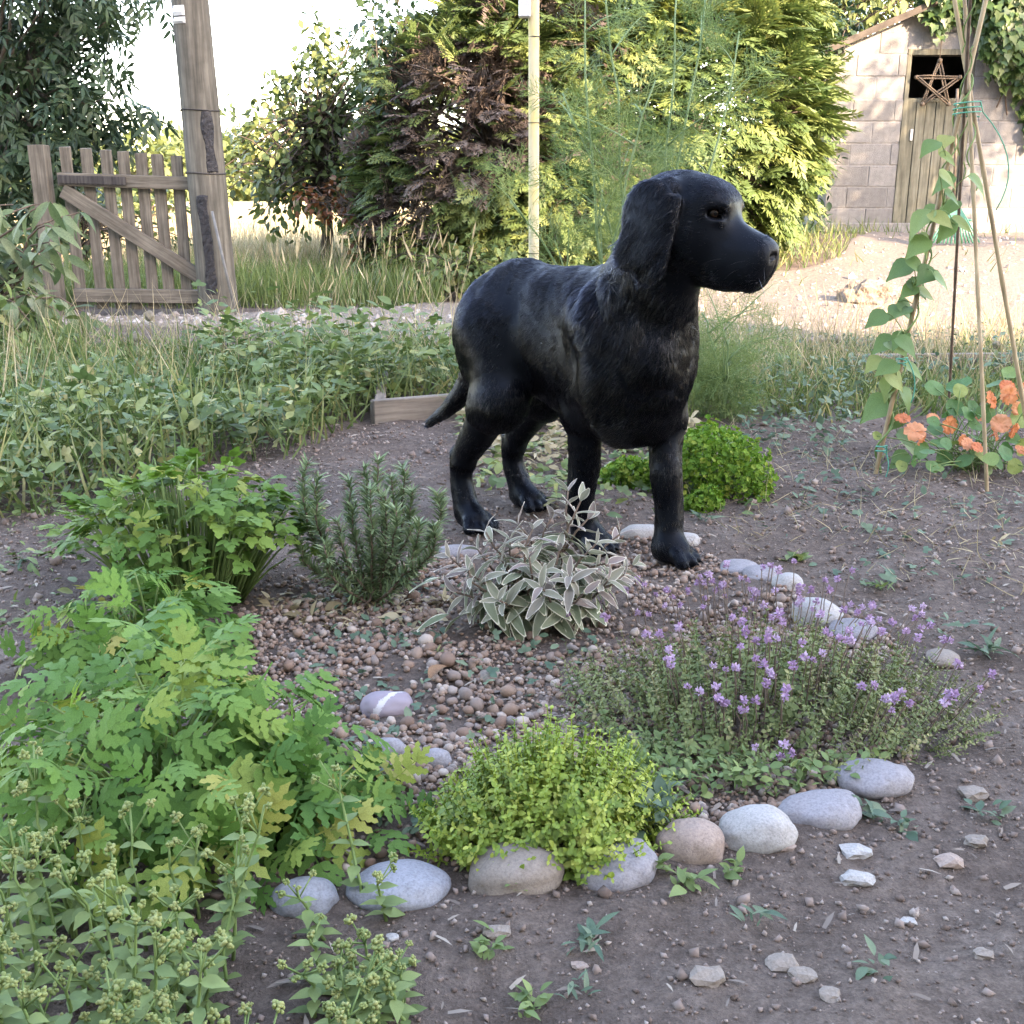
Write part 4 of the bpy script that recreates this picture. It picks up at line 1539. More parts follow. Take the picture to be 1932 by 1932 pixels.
def thyme(base):
    p = empty("thyme_plant", base, "sprawling thyme covered in small mauve flower heads at the right of the bed", "plant")
    SP = [sprig(8, OVAL_S, .10, 100 + j, .4, .007) for j in range(6)]
    K = 820
    a = U(0, 2 * math.pi, K)
    q = np.sqrt(U(0, 1, K))
    x = base[0] + np.cos(a) * q * .285 * U(.9, 1.1, K) + .02
    y = base[1] + np.sin(a) * q * .19
    L = (.105 - .045 * q) * U(.55, 1.35, K)
    P = np.stack([x, y, surf(x, y) - .004 + .035 * (1 - q)], 1)
    D = unit(np.stack([np.cos(a) * q * .8, np.sin(a) * q * .7, np.ones(K)], 1) + rand_dirs(K) * .6)
    v, f, at = scatter(SP, P, frames(D, rand_dirs(K)), L)
    obj("foliage", v, f, M_THY, p, at, kind="stuff")
    heads = []
    for j in range(5):
        hv, hf, ha = flower_head(j, 2 + j % 2)
        heads.append(make_mesh("flower_head", hv, hf, {"tint": ha["tint"] * .3}, True, [M_PURP]))
    spots = [(1075, 1128), (1135, 1140), (1150, 1132), (1068, 1170), (1222, 1202), (1262, 1262), (1265, 1230), (1285, 1190), (1280, 1145), (1215, 1108), (1260, 1118), (1330, 1105), (1345, 1118), (1355, 1108), (1320, 1092), (1400, 1095),
             (1412, 1112), (1430, 1120), (1418, 1135), (1380, 1168), (1405, 1150), (1452, 1070), (1470, 1085), (1440, 1075), (1500, 1105), (1530, 1120), (1560, 1115), (1580, 1100), (1470, 1165), (1455, 1172), (1410, 1200), (1425, 1215),
             (1450, 1215), (1508, 1218), (1500, 1265), (1535, 1250), (1560, 1195), (1345, 1262), (1385, 1268), (1440, 1258), (1300, 1300), (1365, 1330), (1355, 1322), (1405, 1330), (1425, 1328), (1445, 1300), (1480, 1320), (1625, 1302),
             (1690, 1325), (1700, 1312), (1710, 1330), (1640, 1170), (1625, 1182), (1600, 1215), (1580, 1210), (1720, 1155), (1738, 1165), (1735, 1190), (1750, 1185), (1690, 1180), (1660, 1200), (1600, 1145), (1615, 1160), (1480, 1425),
             (1475, 1410), (1785, 1215), (1870, 1280), (1785, 1310), (1790, 1330), (1330, 1130), (1295, 1120), (1540, 1150), (1515, 1135), (1225, 1165)]
    st = []
    spots = spots + [(a + N(0, 22), b + N(0, 16)) for a, b in spots]
    for (px, py) in spots:
        # the head stands above the foliage at the distance where its stalk is rooted
        for yy in np.arange(base[1] - .30, base[1] + .34, .01):
            h = point_at(px, py, yy)
            q = math.hypot((h[0] - base[0] - .02) / .285, (h[1] - base[1]) / .19)
            if h[2] < (.165 - .08 * q if q < 1.15 else .05):
                break
        L = U(.0095, .0155)
        ax = unit(np.array([N(0, .2), N(0, .2), 1]))
        R = frames(rand_dirs(1), ax)[0]
        link("flower_head", heads[rng.integers(0, 5)], p, h - base, R * L)
        b = h.copy()
        b[2] = max(.02, h[2] - .09)
        b[:2] += (base[:2] - h[:2]) * .12
        st.append(tube(bend(b, h + ax * L * .3, .0, 4, .002), .0009, 4))
    v, f, _ = join(st)
    obj("flower_stalks", v, f, M_STEMB, p, kind="stuff")


thyme(ground_at(1430, 1345))


def cushion(base, r, K, label, name, mat, leafsize, L=(.05, .08), group=None, cat="plant", pairs=6, inner=.35):
    p = empty(name, base, label, cat, group)
    SPR = [sprig(pairs, OVAL_S, leafsize, 200 + j, .25, .014) for j in range(6)]
    P, n = dome(K, base, r, .02, inner)
    P = base + (P - base) * (1 + .15 * vnoise(P * 24, 7) + .15 * vnoise(P * 11, 17))[:, None]
    D = unit(n + UP * .6 + rand_dirs(K) * .35)
    Ls = U(L[0], L[1], K)
    P = P - D * Ls[:, None] * .8
    P[:, 2] = np.maximum(P[:, 2], 0)
    v, f, at = scatter(SPR, P, frames(D, rand_dirs(K)), Ls)
    obj("foliage", v, f, mat, p, at, kind="stuff")
    return p


cushion(ground_at(1028, 1592) + np.array([0, .02, 0]), (.148, .12, .125), 900, "dense golden-green marjoram cushion in the middle of the front edging", "marjoram_cushion", M_GOLD, .155, pairs=7)


def oregano(base, spots, label, nleaf=280, group=None):
    """Tall flowering oregano: stems with paired leaves and round bud clusters."""
    p = empty("oregano_plant", base, label, "plant", group)
    lm = variants("leaf", [blade([.06, .24, .30, .24, .12, 0], .2, c) for c in (.1, .3, .5)], M_OREG)
    bv, bf = ico(1)
    T = []
    for j in range(4):
        k = 16
        d = rand_dirs(k)
        c = d * U(.25, .55, k)[:, None] + np.array([0, 0, .1])
        v, f, a = scatter((bv[:, :] * np.array([1, 1, 1.35]), bf), c, frames(rand_dirs(k), d), U(.13, .24, k))
        T.append(make_mesh("bud_cluster", v, f, {"tint": a["tint"] * .4}, True, [M_BUD]))
    st, left, rest = [], nleaf, []
    for (x, y, h) in spots:
        b = np.array([x, y, float(surf(x, y)) - .005])
        t = b + np.array([N(0, .035) * h / .2, N(0, .035) * h / .2, h])
        pts = bend(b, t, U(-.01, .01), 7, .002, rand_dirs(1)[0])
        st.append(tube(pts, np.linspace(.0022, .0012, 7), 5))
        for w in range(5):
            u = .18 + .15 * w
            i = min(int(u * 6), 5)
            c = pts[i] + (pts[i + 1] - pts[i]) * (u * 6 - i)
            a = w * math.pi / 2 + U(-.4, .4)
            for sg in (0, math.pi):
                left -= 1
                d = np.array([math.cos(a + sg), math.sin(a + sg), U(-.1, .5)])
                if left < 0:
                    rest.append((c, d, U(.016, .030) * (1.1 - .35 * u)))
                    continue
                link("leaf", lm[rng.integers(0, 3)], p, c - base, frames(d, UP + rand_dirs(1)[0] * .3)[0] * U(.016, .030) * (1.1 - .35 * u))
        nb = rng.integers(2, 6)
        for q in range(nb):
            a = U(0, 6.28)
            if q == 0:
                c = t
            else:
                c = pts[5] + (pts[6] - pts[5]) * (1 - .35 * q) + np.array([math.cos(a), math.sin(a), .7]) * U(.012, .028)
                st.append(tube(np.stack([pts[5], c]), .001, 4))
            link("bud_cluster", T[rng.integers(0, 4)], p, c - base, frames(rand_dirs(1), UP)[0] * U(.0055, .011))
    if rest:
        k = len(rest)
        v, f, a = scatter(blade([.06, .27, .28, .14, 0], .2, .3)[:2], np.array([r[0] for r in rest]), frames(np.array([r[1] for r in rest]), UP + rand_dirs(k) * .3), np.array([r[2] for r in rest]))
        obj("further_leaves", v, f, M_OREG, p, a, kind="stuff")
    v, f, _ = join(st)
    obj("stems", v, f, M_STEMG, p, kind="stuff")
    return p


ob = ground_at(120, 1800)
sp = []
while len(sp) < 92:
    x, y = U(-.56, -.17), U(.66, 1.0)
    if x > -.27 and y > .80:
        continue
    sp.append((x, y, U(.07, .19) if x < -.27 else U(.04, .09)))
for (px, py, y) in ((95, 1440, .98), (180, 1600, .95), (360, 1570, 1.0), (235, 1640, .9), (40, 1640, .88)):
    q = point_at(px, py, y)
    sp.append((q[0], y, q[2]))
oregano(np.array([-.33, .85, 0]), sp, "tall flowering oregano with pale green bud clusters in the near left corner", 300)
sp = [(U(-.19, -.09), U(.74, .90), U(.03, .08)) for _ in range(20)]
q = point_at(672, 1500, 1.02)
sp += [(q[0], 1.02, q[2]), (q[0] + .03, 1.0, q[2] - .07), (q[0] - .03, .97, q[2] - .06)]
oregano(np.array([-.13, .88, 0]), sp, "short oregano stems rising in front of the long blue-grey cobble", 150)


def curly(base, r, K, label, group="curly parsley mounds"):
    p = empty("curly_parsley", base, label, "plant", group)
    T = []
    for j in range(5):
        n = 16
        a = np.linspace(0, 2 * math.pi, n, endpoint=False)
        V = [(0, 0, 0)] + [(.42 * math.cos(q), .42 * math.sin(q), .22 + N(0, .1)) for q in a] + [(math.cos(q) * U(.7, 1), math.sin(q) * U(.7, 1), .25 + N(0, .28)) for q in a]
        F = [(0, 1 + i, 1 + (i + 1) % n) for i in range(n)]
        for i in range(n):
            q = (i + 1) % n
            F += [(1 + i, 1 + n + i, 1 + n + q), (1 + i, 1 + n + q, 1 + q)]
        T.append((np.array(V), np.array(F)))
    P, n = dome(K, base, r, .02, .4)
    P = base + (P - base) * (1 + .34 * vnoise(P * 13, 77) + .12 * vnoise(P * 40, 78))[:, None]
    v, f, a = scatter(T, P, frames(rand_dirs(K), n + rand_dirs(K) * .5), U(.0055, .0095, K))
    obj("foliage", v, f, M_CURLY, p, a, kind="stuff")
    st = [tube(bend(base + np.array([N(0, .02), N(0, .02), -.005]), P[i], .02, 4), .0015, 4) for i in range(0, K, 40)]
    v, f, _ = join(st)
    obj("stems", v, f, M_STEMG, p, kind="stuff")


curly(ground_at(1335, 925), (.165, .13, .165), 2300, "bright green curly parsley mound behind the dog's front leg")
curly(ground_at(1195, 915), (.085, .07, .075), 600, "small dark curly parsley clump between the dog's front legs")
curly(ground_at(1330, 962), (.055, .045, .06), 330, "yellow-green curly parsley tuft at the foot of the mound")


# ------------------------------------------------------------------ fennel
def fine_frond(seed):
    r = np.random.default_rng(seed)
    P = [strip((0, 0, 0), (0, 1, 0), .006)]
    for i in range(9):
        t = .15 + .09 * i
        for s in (-1, 1):
            d = np.array([s * math.sin(.8), math.cos(.8), r.normal(0, .45)])
            L = .5 * (1.1 - t) * r.uniform(.7, 1.2)
            P.append(strip((0, t, 0), np.array([0, t, 0]) + d * L, .0042))
            for q in (.35, .6, .85):
                e = d + r.normal(0, .55, 3)
                P.append(strip(np.array([0, t, 0]) + d * L * q, np.array([0, t, 0]) + d * L * q + unit(e) * L * .38, .0035))
    return droop(join(P), .25)[:2]


FROND = [fine_frond(s) for s in range(5)]


def fennel(base, stems, K, label, spread, flen=(.12, .22)):
    p = empty("fennel_plant", base, label, "plant", "fennel plants")
    st, P, D = [], [], []
    for (t, sag) in stems:
        pts = bend(base + np.array([N(0, .03), N(0, .03), -.01]), t, sag, 12, .004, (1, 0, 0))
        st.append(tube(pts, np.linspace(.007, .0025, 12), 7))
        for w in range(4):
            i = rng.integers(3, 11)
            d = unit(np.array([N(), N(), .9]))
            e = pts[i] + d * U(.10, .28)
            st.append(tube(bend(pts[i], e, .01, 5), np.linspace(.0035, .0012, 5), 5))
            for _ in range(6):
                u = U(.3, 1)
                P.append(pts[i] * (1 - u) + e * u)
                D.append(unit(d + rand_dirs(1)[0] * .9))
        for _ in range(K // len(stems)):
            u = min(.98, U(0, 1) ** spread * 1.0)
            s = u * 10.99
            i = int(s)
            P.append(pts[i] + (pts[i + 1] - pts[i]) * (s - i) + N(0, .02, 3))
            D.append(unit(rand_dirs(1)[0] + np.array([0, 0, .25])))
    v, f, _ = join(st)
    obj("stems", v, f, M_FENS, p)
    P, D = np.array(P), np.array(D)
    v, f, a = scatter(FROND, P, frames(D, rand_dirs(len(P))), U(flen[0], flen[1], len(P)))
    obj("fronds", v, f, M_FENN, p, a, kind="stuff")


M_FENS = plain_mat("fennel_stem", [(.3, (.12, .20, .09)), (.7, (.19, .27, .13))], scale=20, bump_s=0, rough=.5)
fb = np.array([.38, 3.9, 0])
fennel(fb, [(point_at(1100, -20, 3.8), -.03), (point_at(1135, -60, 4.0), .04), (point_at(1280, -40, 3.9), .05), (point_at(1240, 150, 3.7), -.06), (point_at(1060, 180, 3.9), .08), (point_at(1400, 60, 4.1), .05), (point_at(960, 380, 3.8), .05), (point_at(1345, -80, 4.0), .02)],
       330, "tall feathery fennel with bare upper stems rising behind the dog's head", 1.6)
fb2 = ground_at(1352, 790)
fennel(fb2, [(point_at(1325, 590, fb2[1]), .02), (point_at(1375, 640, fb2[1] - .1), .0), (point_at(1340, 650, fb2[1] + .1), .03), (point_at(1400, 720, fb2[1]), 0), (point_at(1300, 690, fb2[1]), 0)], 150,
       "young feathery fennel clump beside the dog's chest", .8, (.10, .17))


# ------------------------------------------------------------------ canes, beans, nasturtiums
M_CANE = plain_mat("bamboo_cane", [(.3, (.17, .12, .065)), (.5, (.26, .19, .10)), (.7, (.36, .28, .165))], scale=25, rough=.5, bump_s=.1, stretch=(1, 1, .3))
M_TWINE = plain_mat("green_twine", [(.3, (.05, .25, .17)), (.7, (.08, .34, .24))], scale=60, rough=.7, bump_s=0)
knot = point_at(1825, 205, 3.1)
feet = [(ground_at(1652, 893), "bamboo cane with the bean vine wound round it"), (ground_at(1862, 922), "pale bamboo cane nearest the viewer in the bean wigwam"),
        (ground_at(1955, 905), "bamboo cane of the bean wigwam leaning out to the picture's edge"), (ground_at(1788, 800), "thin dark bamboo cane at the back of the bean wigwam")]
cane_lines = []
for i, (ft, lab) in enumerate(feet):
    through = knot + np.array([(-.03, .0, .025, .0)[i] * .6, (.0, -.015, .0, .02)[i], 0])
    d = unit(through - ft)
    top = through + d * (.45 + .06 * i)
    c = empty("bamboo_cane", ft, lab, "cane", "canes of the bean wigwam")
    n = 34
    pts = np.linspace(ft - d * .05, top, n)
    rr = np.full(n, (.0062, .0052, .0058, .0045)[i])
    rr[::6] *= 1.18
    v, f = tube(pts, rr, 9)
    obj("cane_shaft", v, f, M_CANE if i != 3 else M_STEMB, c)
    cane_lines.append((ft, top))
# green twine round the head of the wigwam
ring = np.array([knot + np.array([.035 * math.cos(q), .035 * math.sin(q), -.02 + .006 * q / 3]) for q in np.linspace(0, 18, 80)])
tail_ = bend(knot + np.array([.035, -.02, -.01]), knot + np.array([.10, -.02, -.26]), .05, 10, 0, (1, 0, 0))
v, f = tube(np.concatenate([ring, tail_]), .0018, 5)
obj("green_twine", v, f, M_TWINE, None, label="green twine lashing the head of the bean wigwam", cat="twine")
g0 = point_at(1700, 690, 2.98)
v, f = tube(np.concatenate([np.array([g0 + np.array([.014 * math.cos(q), .014 * math.sin(q), .002 * q]) for q in np.linspace(0, 12, 40)]), bend(g0 + np.array([.012, -.01, .02]), g0 + np.array([.03, -.02, -.10]), .015, 8, 0, (1, 0, 0))]), .0018, 5)
obj("green_twine", v, f, M_TWINE, None, label="green twine tied half-way up the vine's cane", cat="twine")
g0 = point_at(1662, 855, 2.93)
v, f = tube(np.concatenate([np.array([g0 + np.array([.014 * math.cos(q), .014 * math.sin(q), .002 * q]) for q in np.linspace(0, 12, 40)]), bend(g0 + np.array([.012, -.01, .0]), g0 + np.array([.01, -.02, -.07]), .008, 8, 0, (1, 0, 0))]), .0018, 5)
obj("green_twine", v, f, M_TWINE, None, label="green twine tied near the foot of the vine's cane", cat="twine")

bl = [(1640, 775, .075, 3.3), (1660, 700, .06, 2.5), (1700, 720, .06, -.5), (1640, 690, .055, 2.8), (1725, 760, .06, -.9), (1690, 640, .05, 2.2), (1660, 650, .05, 3.0), (1720, 650, .05, .2), (1640, 610, .06, 3.4), (1690, 590, .055, 2.7),
      (1720, 585, .05, -.2), (1760, 560, .05, .2), (1790, 535, .055, .1), (1740, 545, .05, -.5), (1705, 555, .05, 3.5), (1690, 510, .055, 2.8), (1740, 500, .05, .4), (1720, 470, .06, 3.4), (1760, 470, .06, -.8), (1720, 420, .075, 3.3),
      (1750, 405, .06, 2.6), (1790, 420, .065, -.3), (1830, 430, .06, -.2), (1770, 345, .05, 2.9), (1800, 340, .05, .3), (1855, 345, .045, -.1), (1745, 280, .05, 3.1), (1780, 265, .04, 2.0), (1800, 300, .045, .8), (1770, 445, .06, 3.9),
      (1745, 520, .05, 2.0), (1700, 660, .055, 1.2), (1670, 735, .06, 3.9), (1735, 700, .055, .2), (1680, 800, .05, 2.6), (1720, 830, .05, .0), (1735, 855, .055, -.6), (1690, 870, .045, 3.5), (1810, 375, .05, .3), (1785, 395, .05, 3.6)]
vb = feet[0][0]
bean = empty("bean_vine", vb, "climbing bean vine with large pointed leaves winding up its cane", "plant")
bm_ = variants("leaf", [wide_leaf([.22, .40, .44, .38, .26, .12, .02], .12, c) for c in (.15, .35, .55)], M_BEAN)
a0, a1 = cane_lines[0]
tv = np.linspace(0, .80, 120)[:, None]
vine = a0 + (a1 - a0) * tv + np.stack([.014 * np.cos(tv[:, 0] * 60), .014 * np.sin(tv[:, 0] * 60), 0 * tv[:, 0]], 1)
st = [tube(vine, np.linspace(.0035, .0018, 120), 6)]
for i in (1, 3):
    c0, c1 = cane_lines[i]
    tv2 = np.linspace(.52, .85, 70)[:, None]
    w2 = c0 + (c1 - c0) * tv2 + np.stack([.012 * np.cos(tv2[:, 0] * 70), .012 * np.sin(tv2[:, 0] * 70), 0 * tv2[:, 0]], 1)
    st.append(tube(w2, .002, 5))
for (px, py, s, ang) in bl:
    yy = 3.0 + N(0, .04)
    c = point_at(px, py, yy)
    j = np.argmin(np.linalg.norm(vine - c, axis=1))
    d = np.array([math.cos(ang) * .9, -.35 + N(0, .25), math.sin(ang) * .25 - .45])
    nrm = np.array([math.cos(ang) * .25 + N(0, .2), -.55, .75])
    R = frames(d, nrm)[0]
    at_ = c - unit(d) * s * .9
    link("leaf", bm_[rng.integers(0, 3)], bean, at_ - vb, R * s * U(1.1, 1.55))
    st.append(tube(bend(vine[j], at_, .012, 5), .0014, 4))
v, f, _ = join(st)
obj("stems", v, f, M_STEMG, bean, kind="stuff")

nb_ = ground_at(1840, 885)
nas = empty("nasturtium_plant", nb_, "nasturtium with round leaves and orange flowers at the foot of the canes", "plant")
rm = variants("leaf", [round_leaf(14, w, c) for w, c in ((.05, .1), (.1, .2), (.08, -.05))], M_NAST)
st = []
for (px, py, s, y) in ((1810, 730, .075, 3.15), (1880, 725, .06, 3.2), (1795, 800, .05, 3.1), (1845, 830, .06, 2.95), (1775, 838, .055, 2.95), (1740, 850, .05, 2.9), (1900, 850, .05, 2.95), (1925, 790, .06, 3.0), (1860, 780, .055, 3.05),
                       (1830, 775, .06, 3.1), (1800, 770, .055, 3.1), (1880, 870, .05, 2.9), (1760, 880, .04, 2.85), (1820, 870, .05, 2.9), (1930, 840, .06, 2.95), (1905, 705, .05, 3.2), (1700, 880, .035, 2.9), (1725, 870, .035, 2.9),
                       (1780, 865, .045, 2.95), (1855, 860, .045, 2.9), (1915, 880, .045, 2.9), (1840, 800, .05, 3.0), (1765, 810, .045, 3.05), (1945, 740, .06, 3.1)):
  for _r in range(2):
    c = point_at(px + _r * N(0, 30), py + _r * N(0, 22), y + _r * N(0, .06))
    s = s * (1 - .2 * _r)
    nrm = unit(np.array([N(0, .3), -.65 + N(0, .25), .75]))
    R = frames(rand_dirs(1), nrm)[0] * s
    link("leaf", rm[rng.integers(0, 3)], nas, c - R @ np.array([0, .5, 0]) - nb_, R)
    st.append(tube(bend(nb_ + np.array([N(0, .06), N(0, .03), 0]), c, .02, 5), .0018, 5))
pet = wide_leaf([.06, .15, .33, .47, .54, .52, .36], .12, .30)
fl_ = []
for j in range(3):
    Pp = []
    for q in range(5):
        t = place2(pet, (0, .02, 0), 0, 1.0, .35 + N(0, .12))
        a = q * 2 * math.pi / 5 + N(0, .1)
        vv = t[0]
        vv = vv + np.stack([0 * vv[:, 0], 0 * vv[:, 0], (.10 * np.sin(vv[:, 0] * 14 + q) + .08 * np.sin(vv[:, 1] * 9 + q * 2)) * vv[:, 1] + .03 * q], 1)
        Pp.append((np.stack([vv[:, 0] * math.cos(a) + vv[:, 1] * math.sin(a), -vv[:, 0] * math.sin(a) + vv[:, 1] * math.cos(a), vv[:, 2]], 1), t[1], t[2]))
    tt_ = tube(np.array([[0, 0, 0.02], [0, .05, -.4], [0, .25, -.8]]), [.14, .08, .03], 7)
    Pp.append((tt_[0], tt_[1], {"edge": np.zeros(len(tt_[0]))}))
    v, f, a = join(Pp)
    fl_.append(make_mesh("flower", v, f, a, True, [M_NASF]))
for (px, py, s, y) in ((1726, 815, .036, 2.9), (1703, 790, .026, 2.95), (1790, 802, .032, 3.0), (1888, 800, .034, 2.95), (1905, 745, .036, 3.05), (1868, 755, .032, 3.05), (1825, 838, .024, 2.92), (1843, 845, .022, 2.9), (1912, 812, .028, 2.95),
                       (1930, 735, .03, 3.1), (1815, 830, .02, 2.95), (1900, 730, .028, 3.1), (1760, 790, .022, 3.0), (1850, 790, .022, 3.05), (1875, 820, .024, 2.95), (1740, 830, .022, 2.9), (1918, 770, .024, 3.0), (1925, 850, .022, 2.92)):
    c = point_at(px, py, y)
    nrm = unit(np.array([N(0, .35), -.9, .35 + N(0, .25)]))
    link("flower", fl_[rng.integers(0, 3)], nas, c - nb_, frames(rand_dirs(1), nrm)[0] * s * .78)
    st.append(tube(bend(nb_ + np.array([N(0, .06), N(0, .03), 0]), c + np.array([0, .02, -.01]), .02, 5), .0016, 5))
v, f, _ = join(st)
obj("stems", v, f, M_STEMG, nas, kind="stuff")
# ------------------------------------------------------------------ weeds, grass, shrubs, trees
def poly_points(K, pts):
    poly = np.array([ground_at(*p)[:2] for p in pts])
    lo, hi = poly.min(0), poly.max(0)
    X, Y = [], []
    got = 0
    while got < K:
        x, y = U(lo[0], hi[0], K * 2), U(lo[1], hi[1], K * 2)
        m = in_poly(x, y, poly)
        X.append(x[m])
        Y.append(y[m])
        got += m.sum()
    return np.concatenate(X)[:K], np.concatenate(Y)[:K]


def weed_patch(name, pts, K, T, mat, size, hgt, label, up=.5, clump=0, kind="stuff", cat="weeds"):
    x, y = poly_points(K, pts)
    if clump:
        nz = noise2(x, y, clump, sum(map(ord, name)) % 97)
        m = nz > U(-.7, .35, K)
        x, y = x[m], y[m]
    k = len(x)
    h = U(.1, 1, k) * hgt * (1 + .8 * noise2(x, y, 2.3, 5) + .4 * noise2(x, y, 6, 6))
    tn = np.clip(.5 + .45 * noise2(x, y, 3.1, 8) + N(0, .22, k), 0, .999)
    D = unit(np.stack([N(size=k), N(size=k), np.full(k, up) + N(0, .3, k)], 1))
    v, f, a = scatter(T, np.stack([x, y, surf(x, y) + h], 1), frames(D, UP + rand_dirs(k) * .55), U(size[0], size[1], k), tn)
    return obj(name, v, f, mat, None, a, kind=kind, label=label, cat=cat)


def grass_patch(name, pts, K, mat, hgt, label, width=1.0, lean=.35, clump=0, cat="grass"):
    x, y = poly_points(K, pts)
    if clump:
        nz = noise2(x, y, clump, 17)
        m = nz > U(-.6, .4, K)
        x, y = x[m], y[m]
    k = len(x)
    D = unit(np.stack([N(0, lean, k), N(0, lean, k), np.ones(k)], 1))
    L = U(hgt[0], hgt[1], k)
    S = np.stack([L * 0 + width * .35, L, L], 1)
    v, f, a = scatter(GRASS, np.stack([x, y, surf(x, y) - .005], 1), frames(D, rand_dirs(k)), S)
    return obj(name, v, f, mat, None, a, kind="stuff", label=label, cat=cat)


LEFT = ((-60, 660), (230, 680), (420, 690), (620, 690), (860, 670), (850, 760), (690, 790), (560, 870), (420, 880), (190, 960), (-100, 1010))
weed_patch("weedy_ground_cover", LEFT, 9500, [OVAL, TREFOIL, LANCE, OVAL], M_WEED, (.018, .055), .13, "low leafy weeds and strawberry plants filling the bed left of the dog", clump=0)
weed_patch("upright_weeds", ((380, 710), (640, 700), (860, 690), (840, 750), (600, 800), (400, 820)), 1900, [OVAL, TREFOIL, LANCE], M_WEED, (.02, .06), .24, "taller leafy weeds in the bed behind the rosemary", clump=2.0)
grass_patch("bed_grass", LEFT, 2900, M_GRASS, (.08, .30), "thin green grass growing through the weedy bed", 1.0, .4)
grass_patch("bed_dry_stalks", ((-60, 660), (860, 650), (860, 720), (-80, 860)), 420, M_STRAW, (.2, .45), "dry grass stalks standing in the weedy bed", .6, .45)
grass_patch("bed_edge_grass", ((860, 640), (1300, 640), (1330, 800), (860, 800)), 1800, M_GRASS, (.08, .25), "grass behind the dog", 1, .5)
RIGHT = ((1300, 650), (2000, 640), (2000, 740), (1620, 770), (1600, 880), (1420, 860), (1380, 760), (1290, 740))
weed_patch("blue_green_weeds", RIGHT, 3600, [OVAL_S, LANCE, OVAL], M_BLUEW, (.015, .04), .10, "low blue-green weeds between the dog and the bean canes")
grass_patch("path_edge_grass", ((1280, 670), (2000, 665), (2000, 770), (1560, 800), (1290, 770)), 4200, M_GRASS, (.05, .17), "green grass along the near edge of the sunlit path", .9, .5)
grass_patch("path_edge_straw", ((1300, 640), (2000, 635), (2000, 740), (1300, 760)), 1700, M_STRAW, (.08, .28), "dry brown grass stems along the near edge of the sunlit path", .55, .3)
grass_patch("path_dry_stems", ((1290, 590), (2000, 575), (2000, 660), (1290, 670)), 420, M_STRAW, (.10, .34), "thin dry stems standing at the edge of the sunlit path", .35, .22, clump=3)
weed_patch("dry_undergrowth", ((860, 770), (1310, 720), (1310, 860), (1150, 860), (1060, 900), (880, 880)), 1500, [LANCE, OVAL_S], M_STRAW, (.02, .05), .05, "withered brown leaves on the soil beneath the dog", up=.2, cat="dry leaves")
weed_patch("low_green_weeds", ((860, 800), (1400, 820), (1450, 980), (1150, 990), (860, 930)), 700, [OVAL, TREFOIL], M_WEED, (.02, .045), .03, "scattered low green weeds on the soil around the dog's feet", up=.3, clump=6)
weed_patch("soil_weeds", ((1380, 800), (1640, 870), (1960, 960), (1960, 1180), (1760, 1220), (1560, 1080), (1400, 1000)), 420, [OVAL_S, LANCE, TREFOIL], M_BLUEW, (.012, .03), .018, "small scattered weeds on the open soil right of the dog", up=.3, clump=7)
grass_patch("soil_straw", ((1300, 780), (1960, 900), (1960, 1150), (1480, 1060), (1300, 980)), 420, M_STRAW, (.03, .10), "wisps of dry straw on the soil right of the dog", .3, 1.6)
weed_patch("side_weeds", ((-60, 960), (180, 950), (160, 1150), (-80, 1250)), 260, [OVAL_S, LANCE], M_WEED, (.015, .035), .025, "small weeds on the dark soil at the far left", up=.3, clump=6)
weed_patch("bed_seedlings", ((560, 1100), (860, 1100), (1150, 1230), (1260, 1400), (900, 1400), (650, 1640), (560, 1560)), 420, [OVAL_S, TREFOIL], M_BLUEW, (.010, .022), .012, "tiny seedlings between the pebbles", up=.4, clump=9)
weed_patch("thyme_fringe", ((1120, 1380), (1500, 1470), (1700, 1440), (1600, 1500), (1380, 1520), (1230, 1520)), 1000, [OVAL_S, OVAL, LANCE], M_OREG, (.008, .018), .04, "low oregano creeping between the golden cushion and the thyme", up=.5, clump=5)
weed_patch("grey_mint_fringe", ((1150, 1540), (1260, 1540), (1260, 1600), (1140, 1600)), 130, [OVAL, LANCE], M_BLUEW, (.015, .03), .05, "grey-green leafy tuft on the grey cobble", up=.5, cat="plant")
weed_patch("fallen_leaves", ((480, 1120), (860, 1130), (820, 1190), (560, 1190)), 200, [OVAL, LANCE], M_STRAW, (.015, .04), .008, "faded fallen leaves on the gravel under the rosemary", up=.05, cat="dry leaves")

# rough grass beyond the path, on to the field
FAR_G = ((430, 560), (760, 560), (800, 520), (690, 440), (440, 420))
x, y = U(-3.4, -.5, 15000), U(7.4, 12.8, 15000)
k = len(x)
D = unit(np.stack([N(0, .22, k), N(0, .22, k), np.ones(k)], 1))
L = U(.10, .34, k)
v, f, a = scatter(GRASS, np.stack([x, y, height(x, y)], 1), frames(D, rand_dirs(k)), np.stack([L * 0 + .42, L, L], 1))
hay = U(0, 1, k) < sstep(8.0, 10.5, y) * .75
obj("rough_grass", *scatter(GRASS, np.stack([x, y, height(x, y)], 1)[~hay], frames(D, rand_dirs(k))[~hay], np.stack([L * 0 + .42, L, L], 1)[~hay])[:2], M_GRASS, None, None, kind="stuff", label="rough green grass behind the utility pole", cat="grass")
v, f, a = scatter(GRASS, np.stack([x, y, height(x, y)], 1)[hay], frames(D, rand_dirs(k))[hay], np.stack([L * 0 + .42, L * 1.15, L], 1)[hay])
obj("golden_grass", v, f, M_STRAW, None, a, kind="stuff", label="golden dry grass in the sun between the pole and the hedge", cat="grass")
k = 10000
x, y = U(-12, 0.5, k), 12.3 + 22 * U(0, 1, k) ** 1.7
D = unit(np.stack([N(0, .15, k), N(0, .15, k), np.ones(k)], 1))
L = U(.22, .50, k)
v, f, a = scatter(GRASS, np.stack([x, y, height(x, y)], 1), frames(D, rand_dirs(k)), np.stack([L * 0 + .55, L, L], 1))
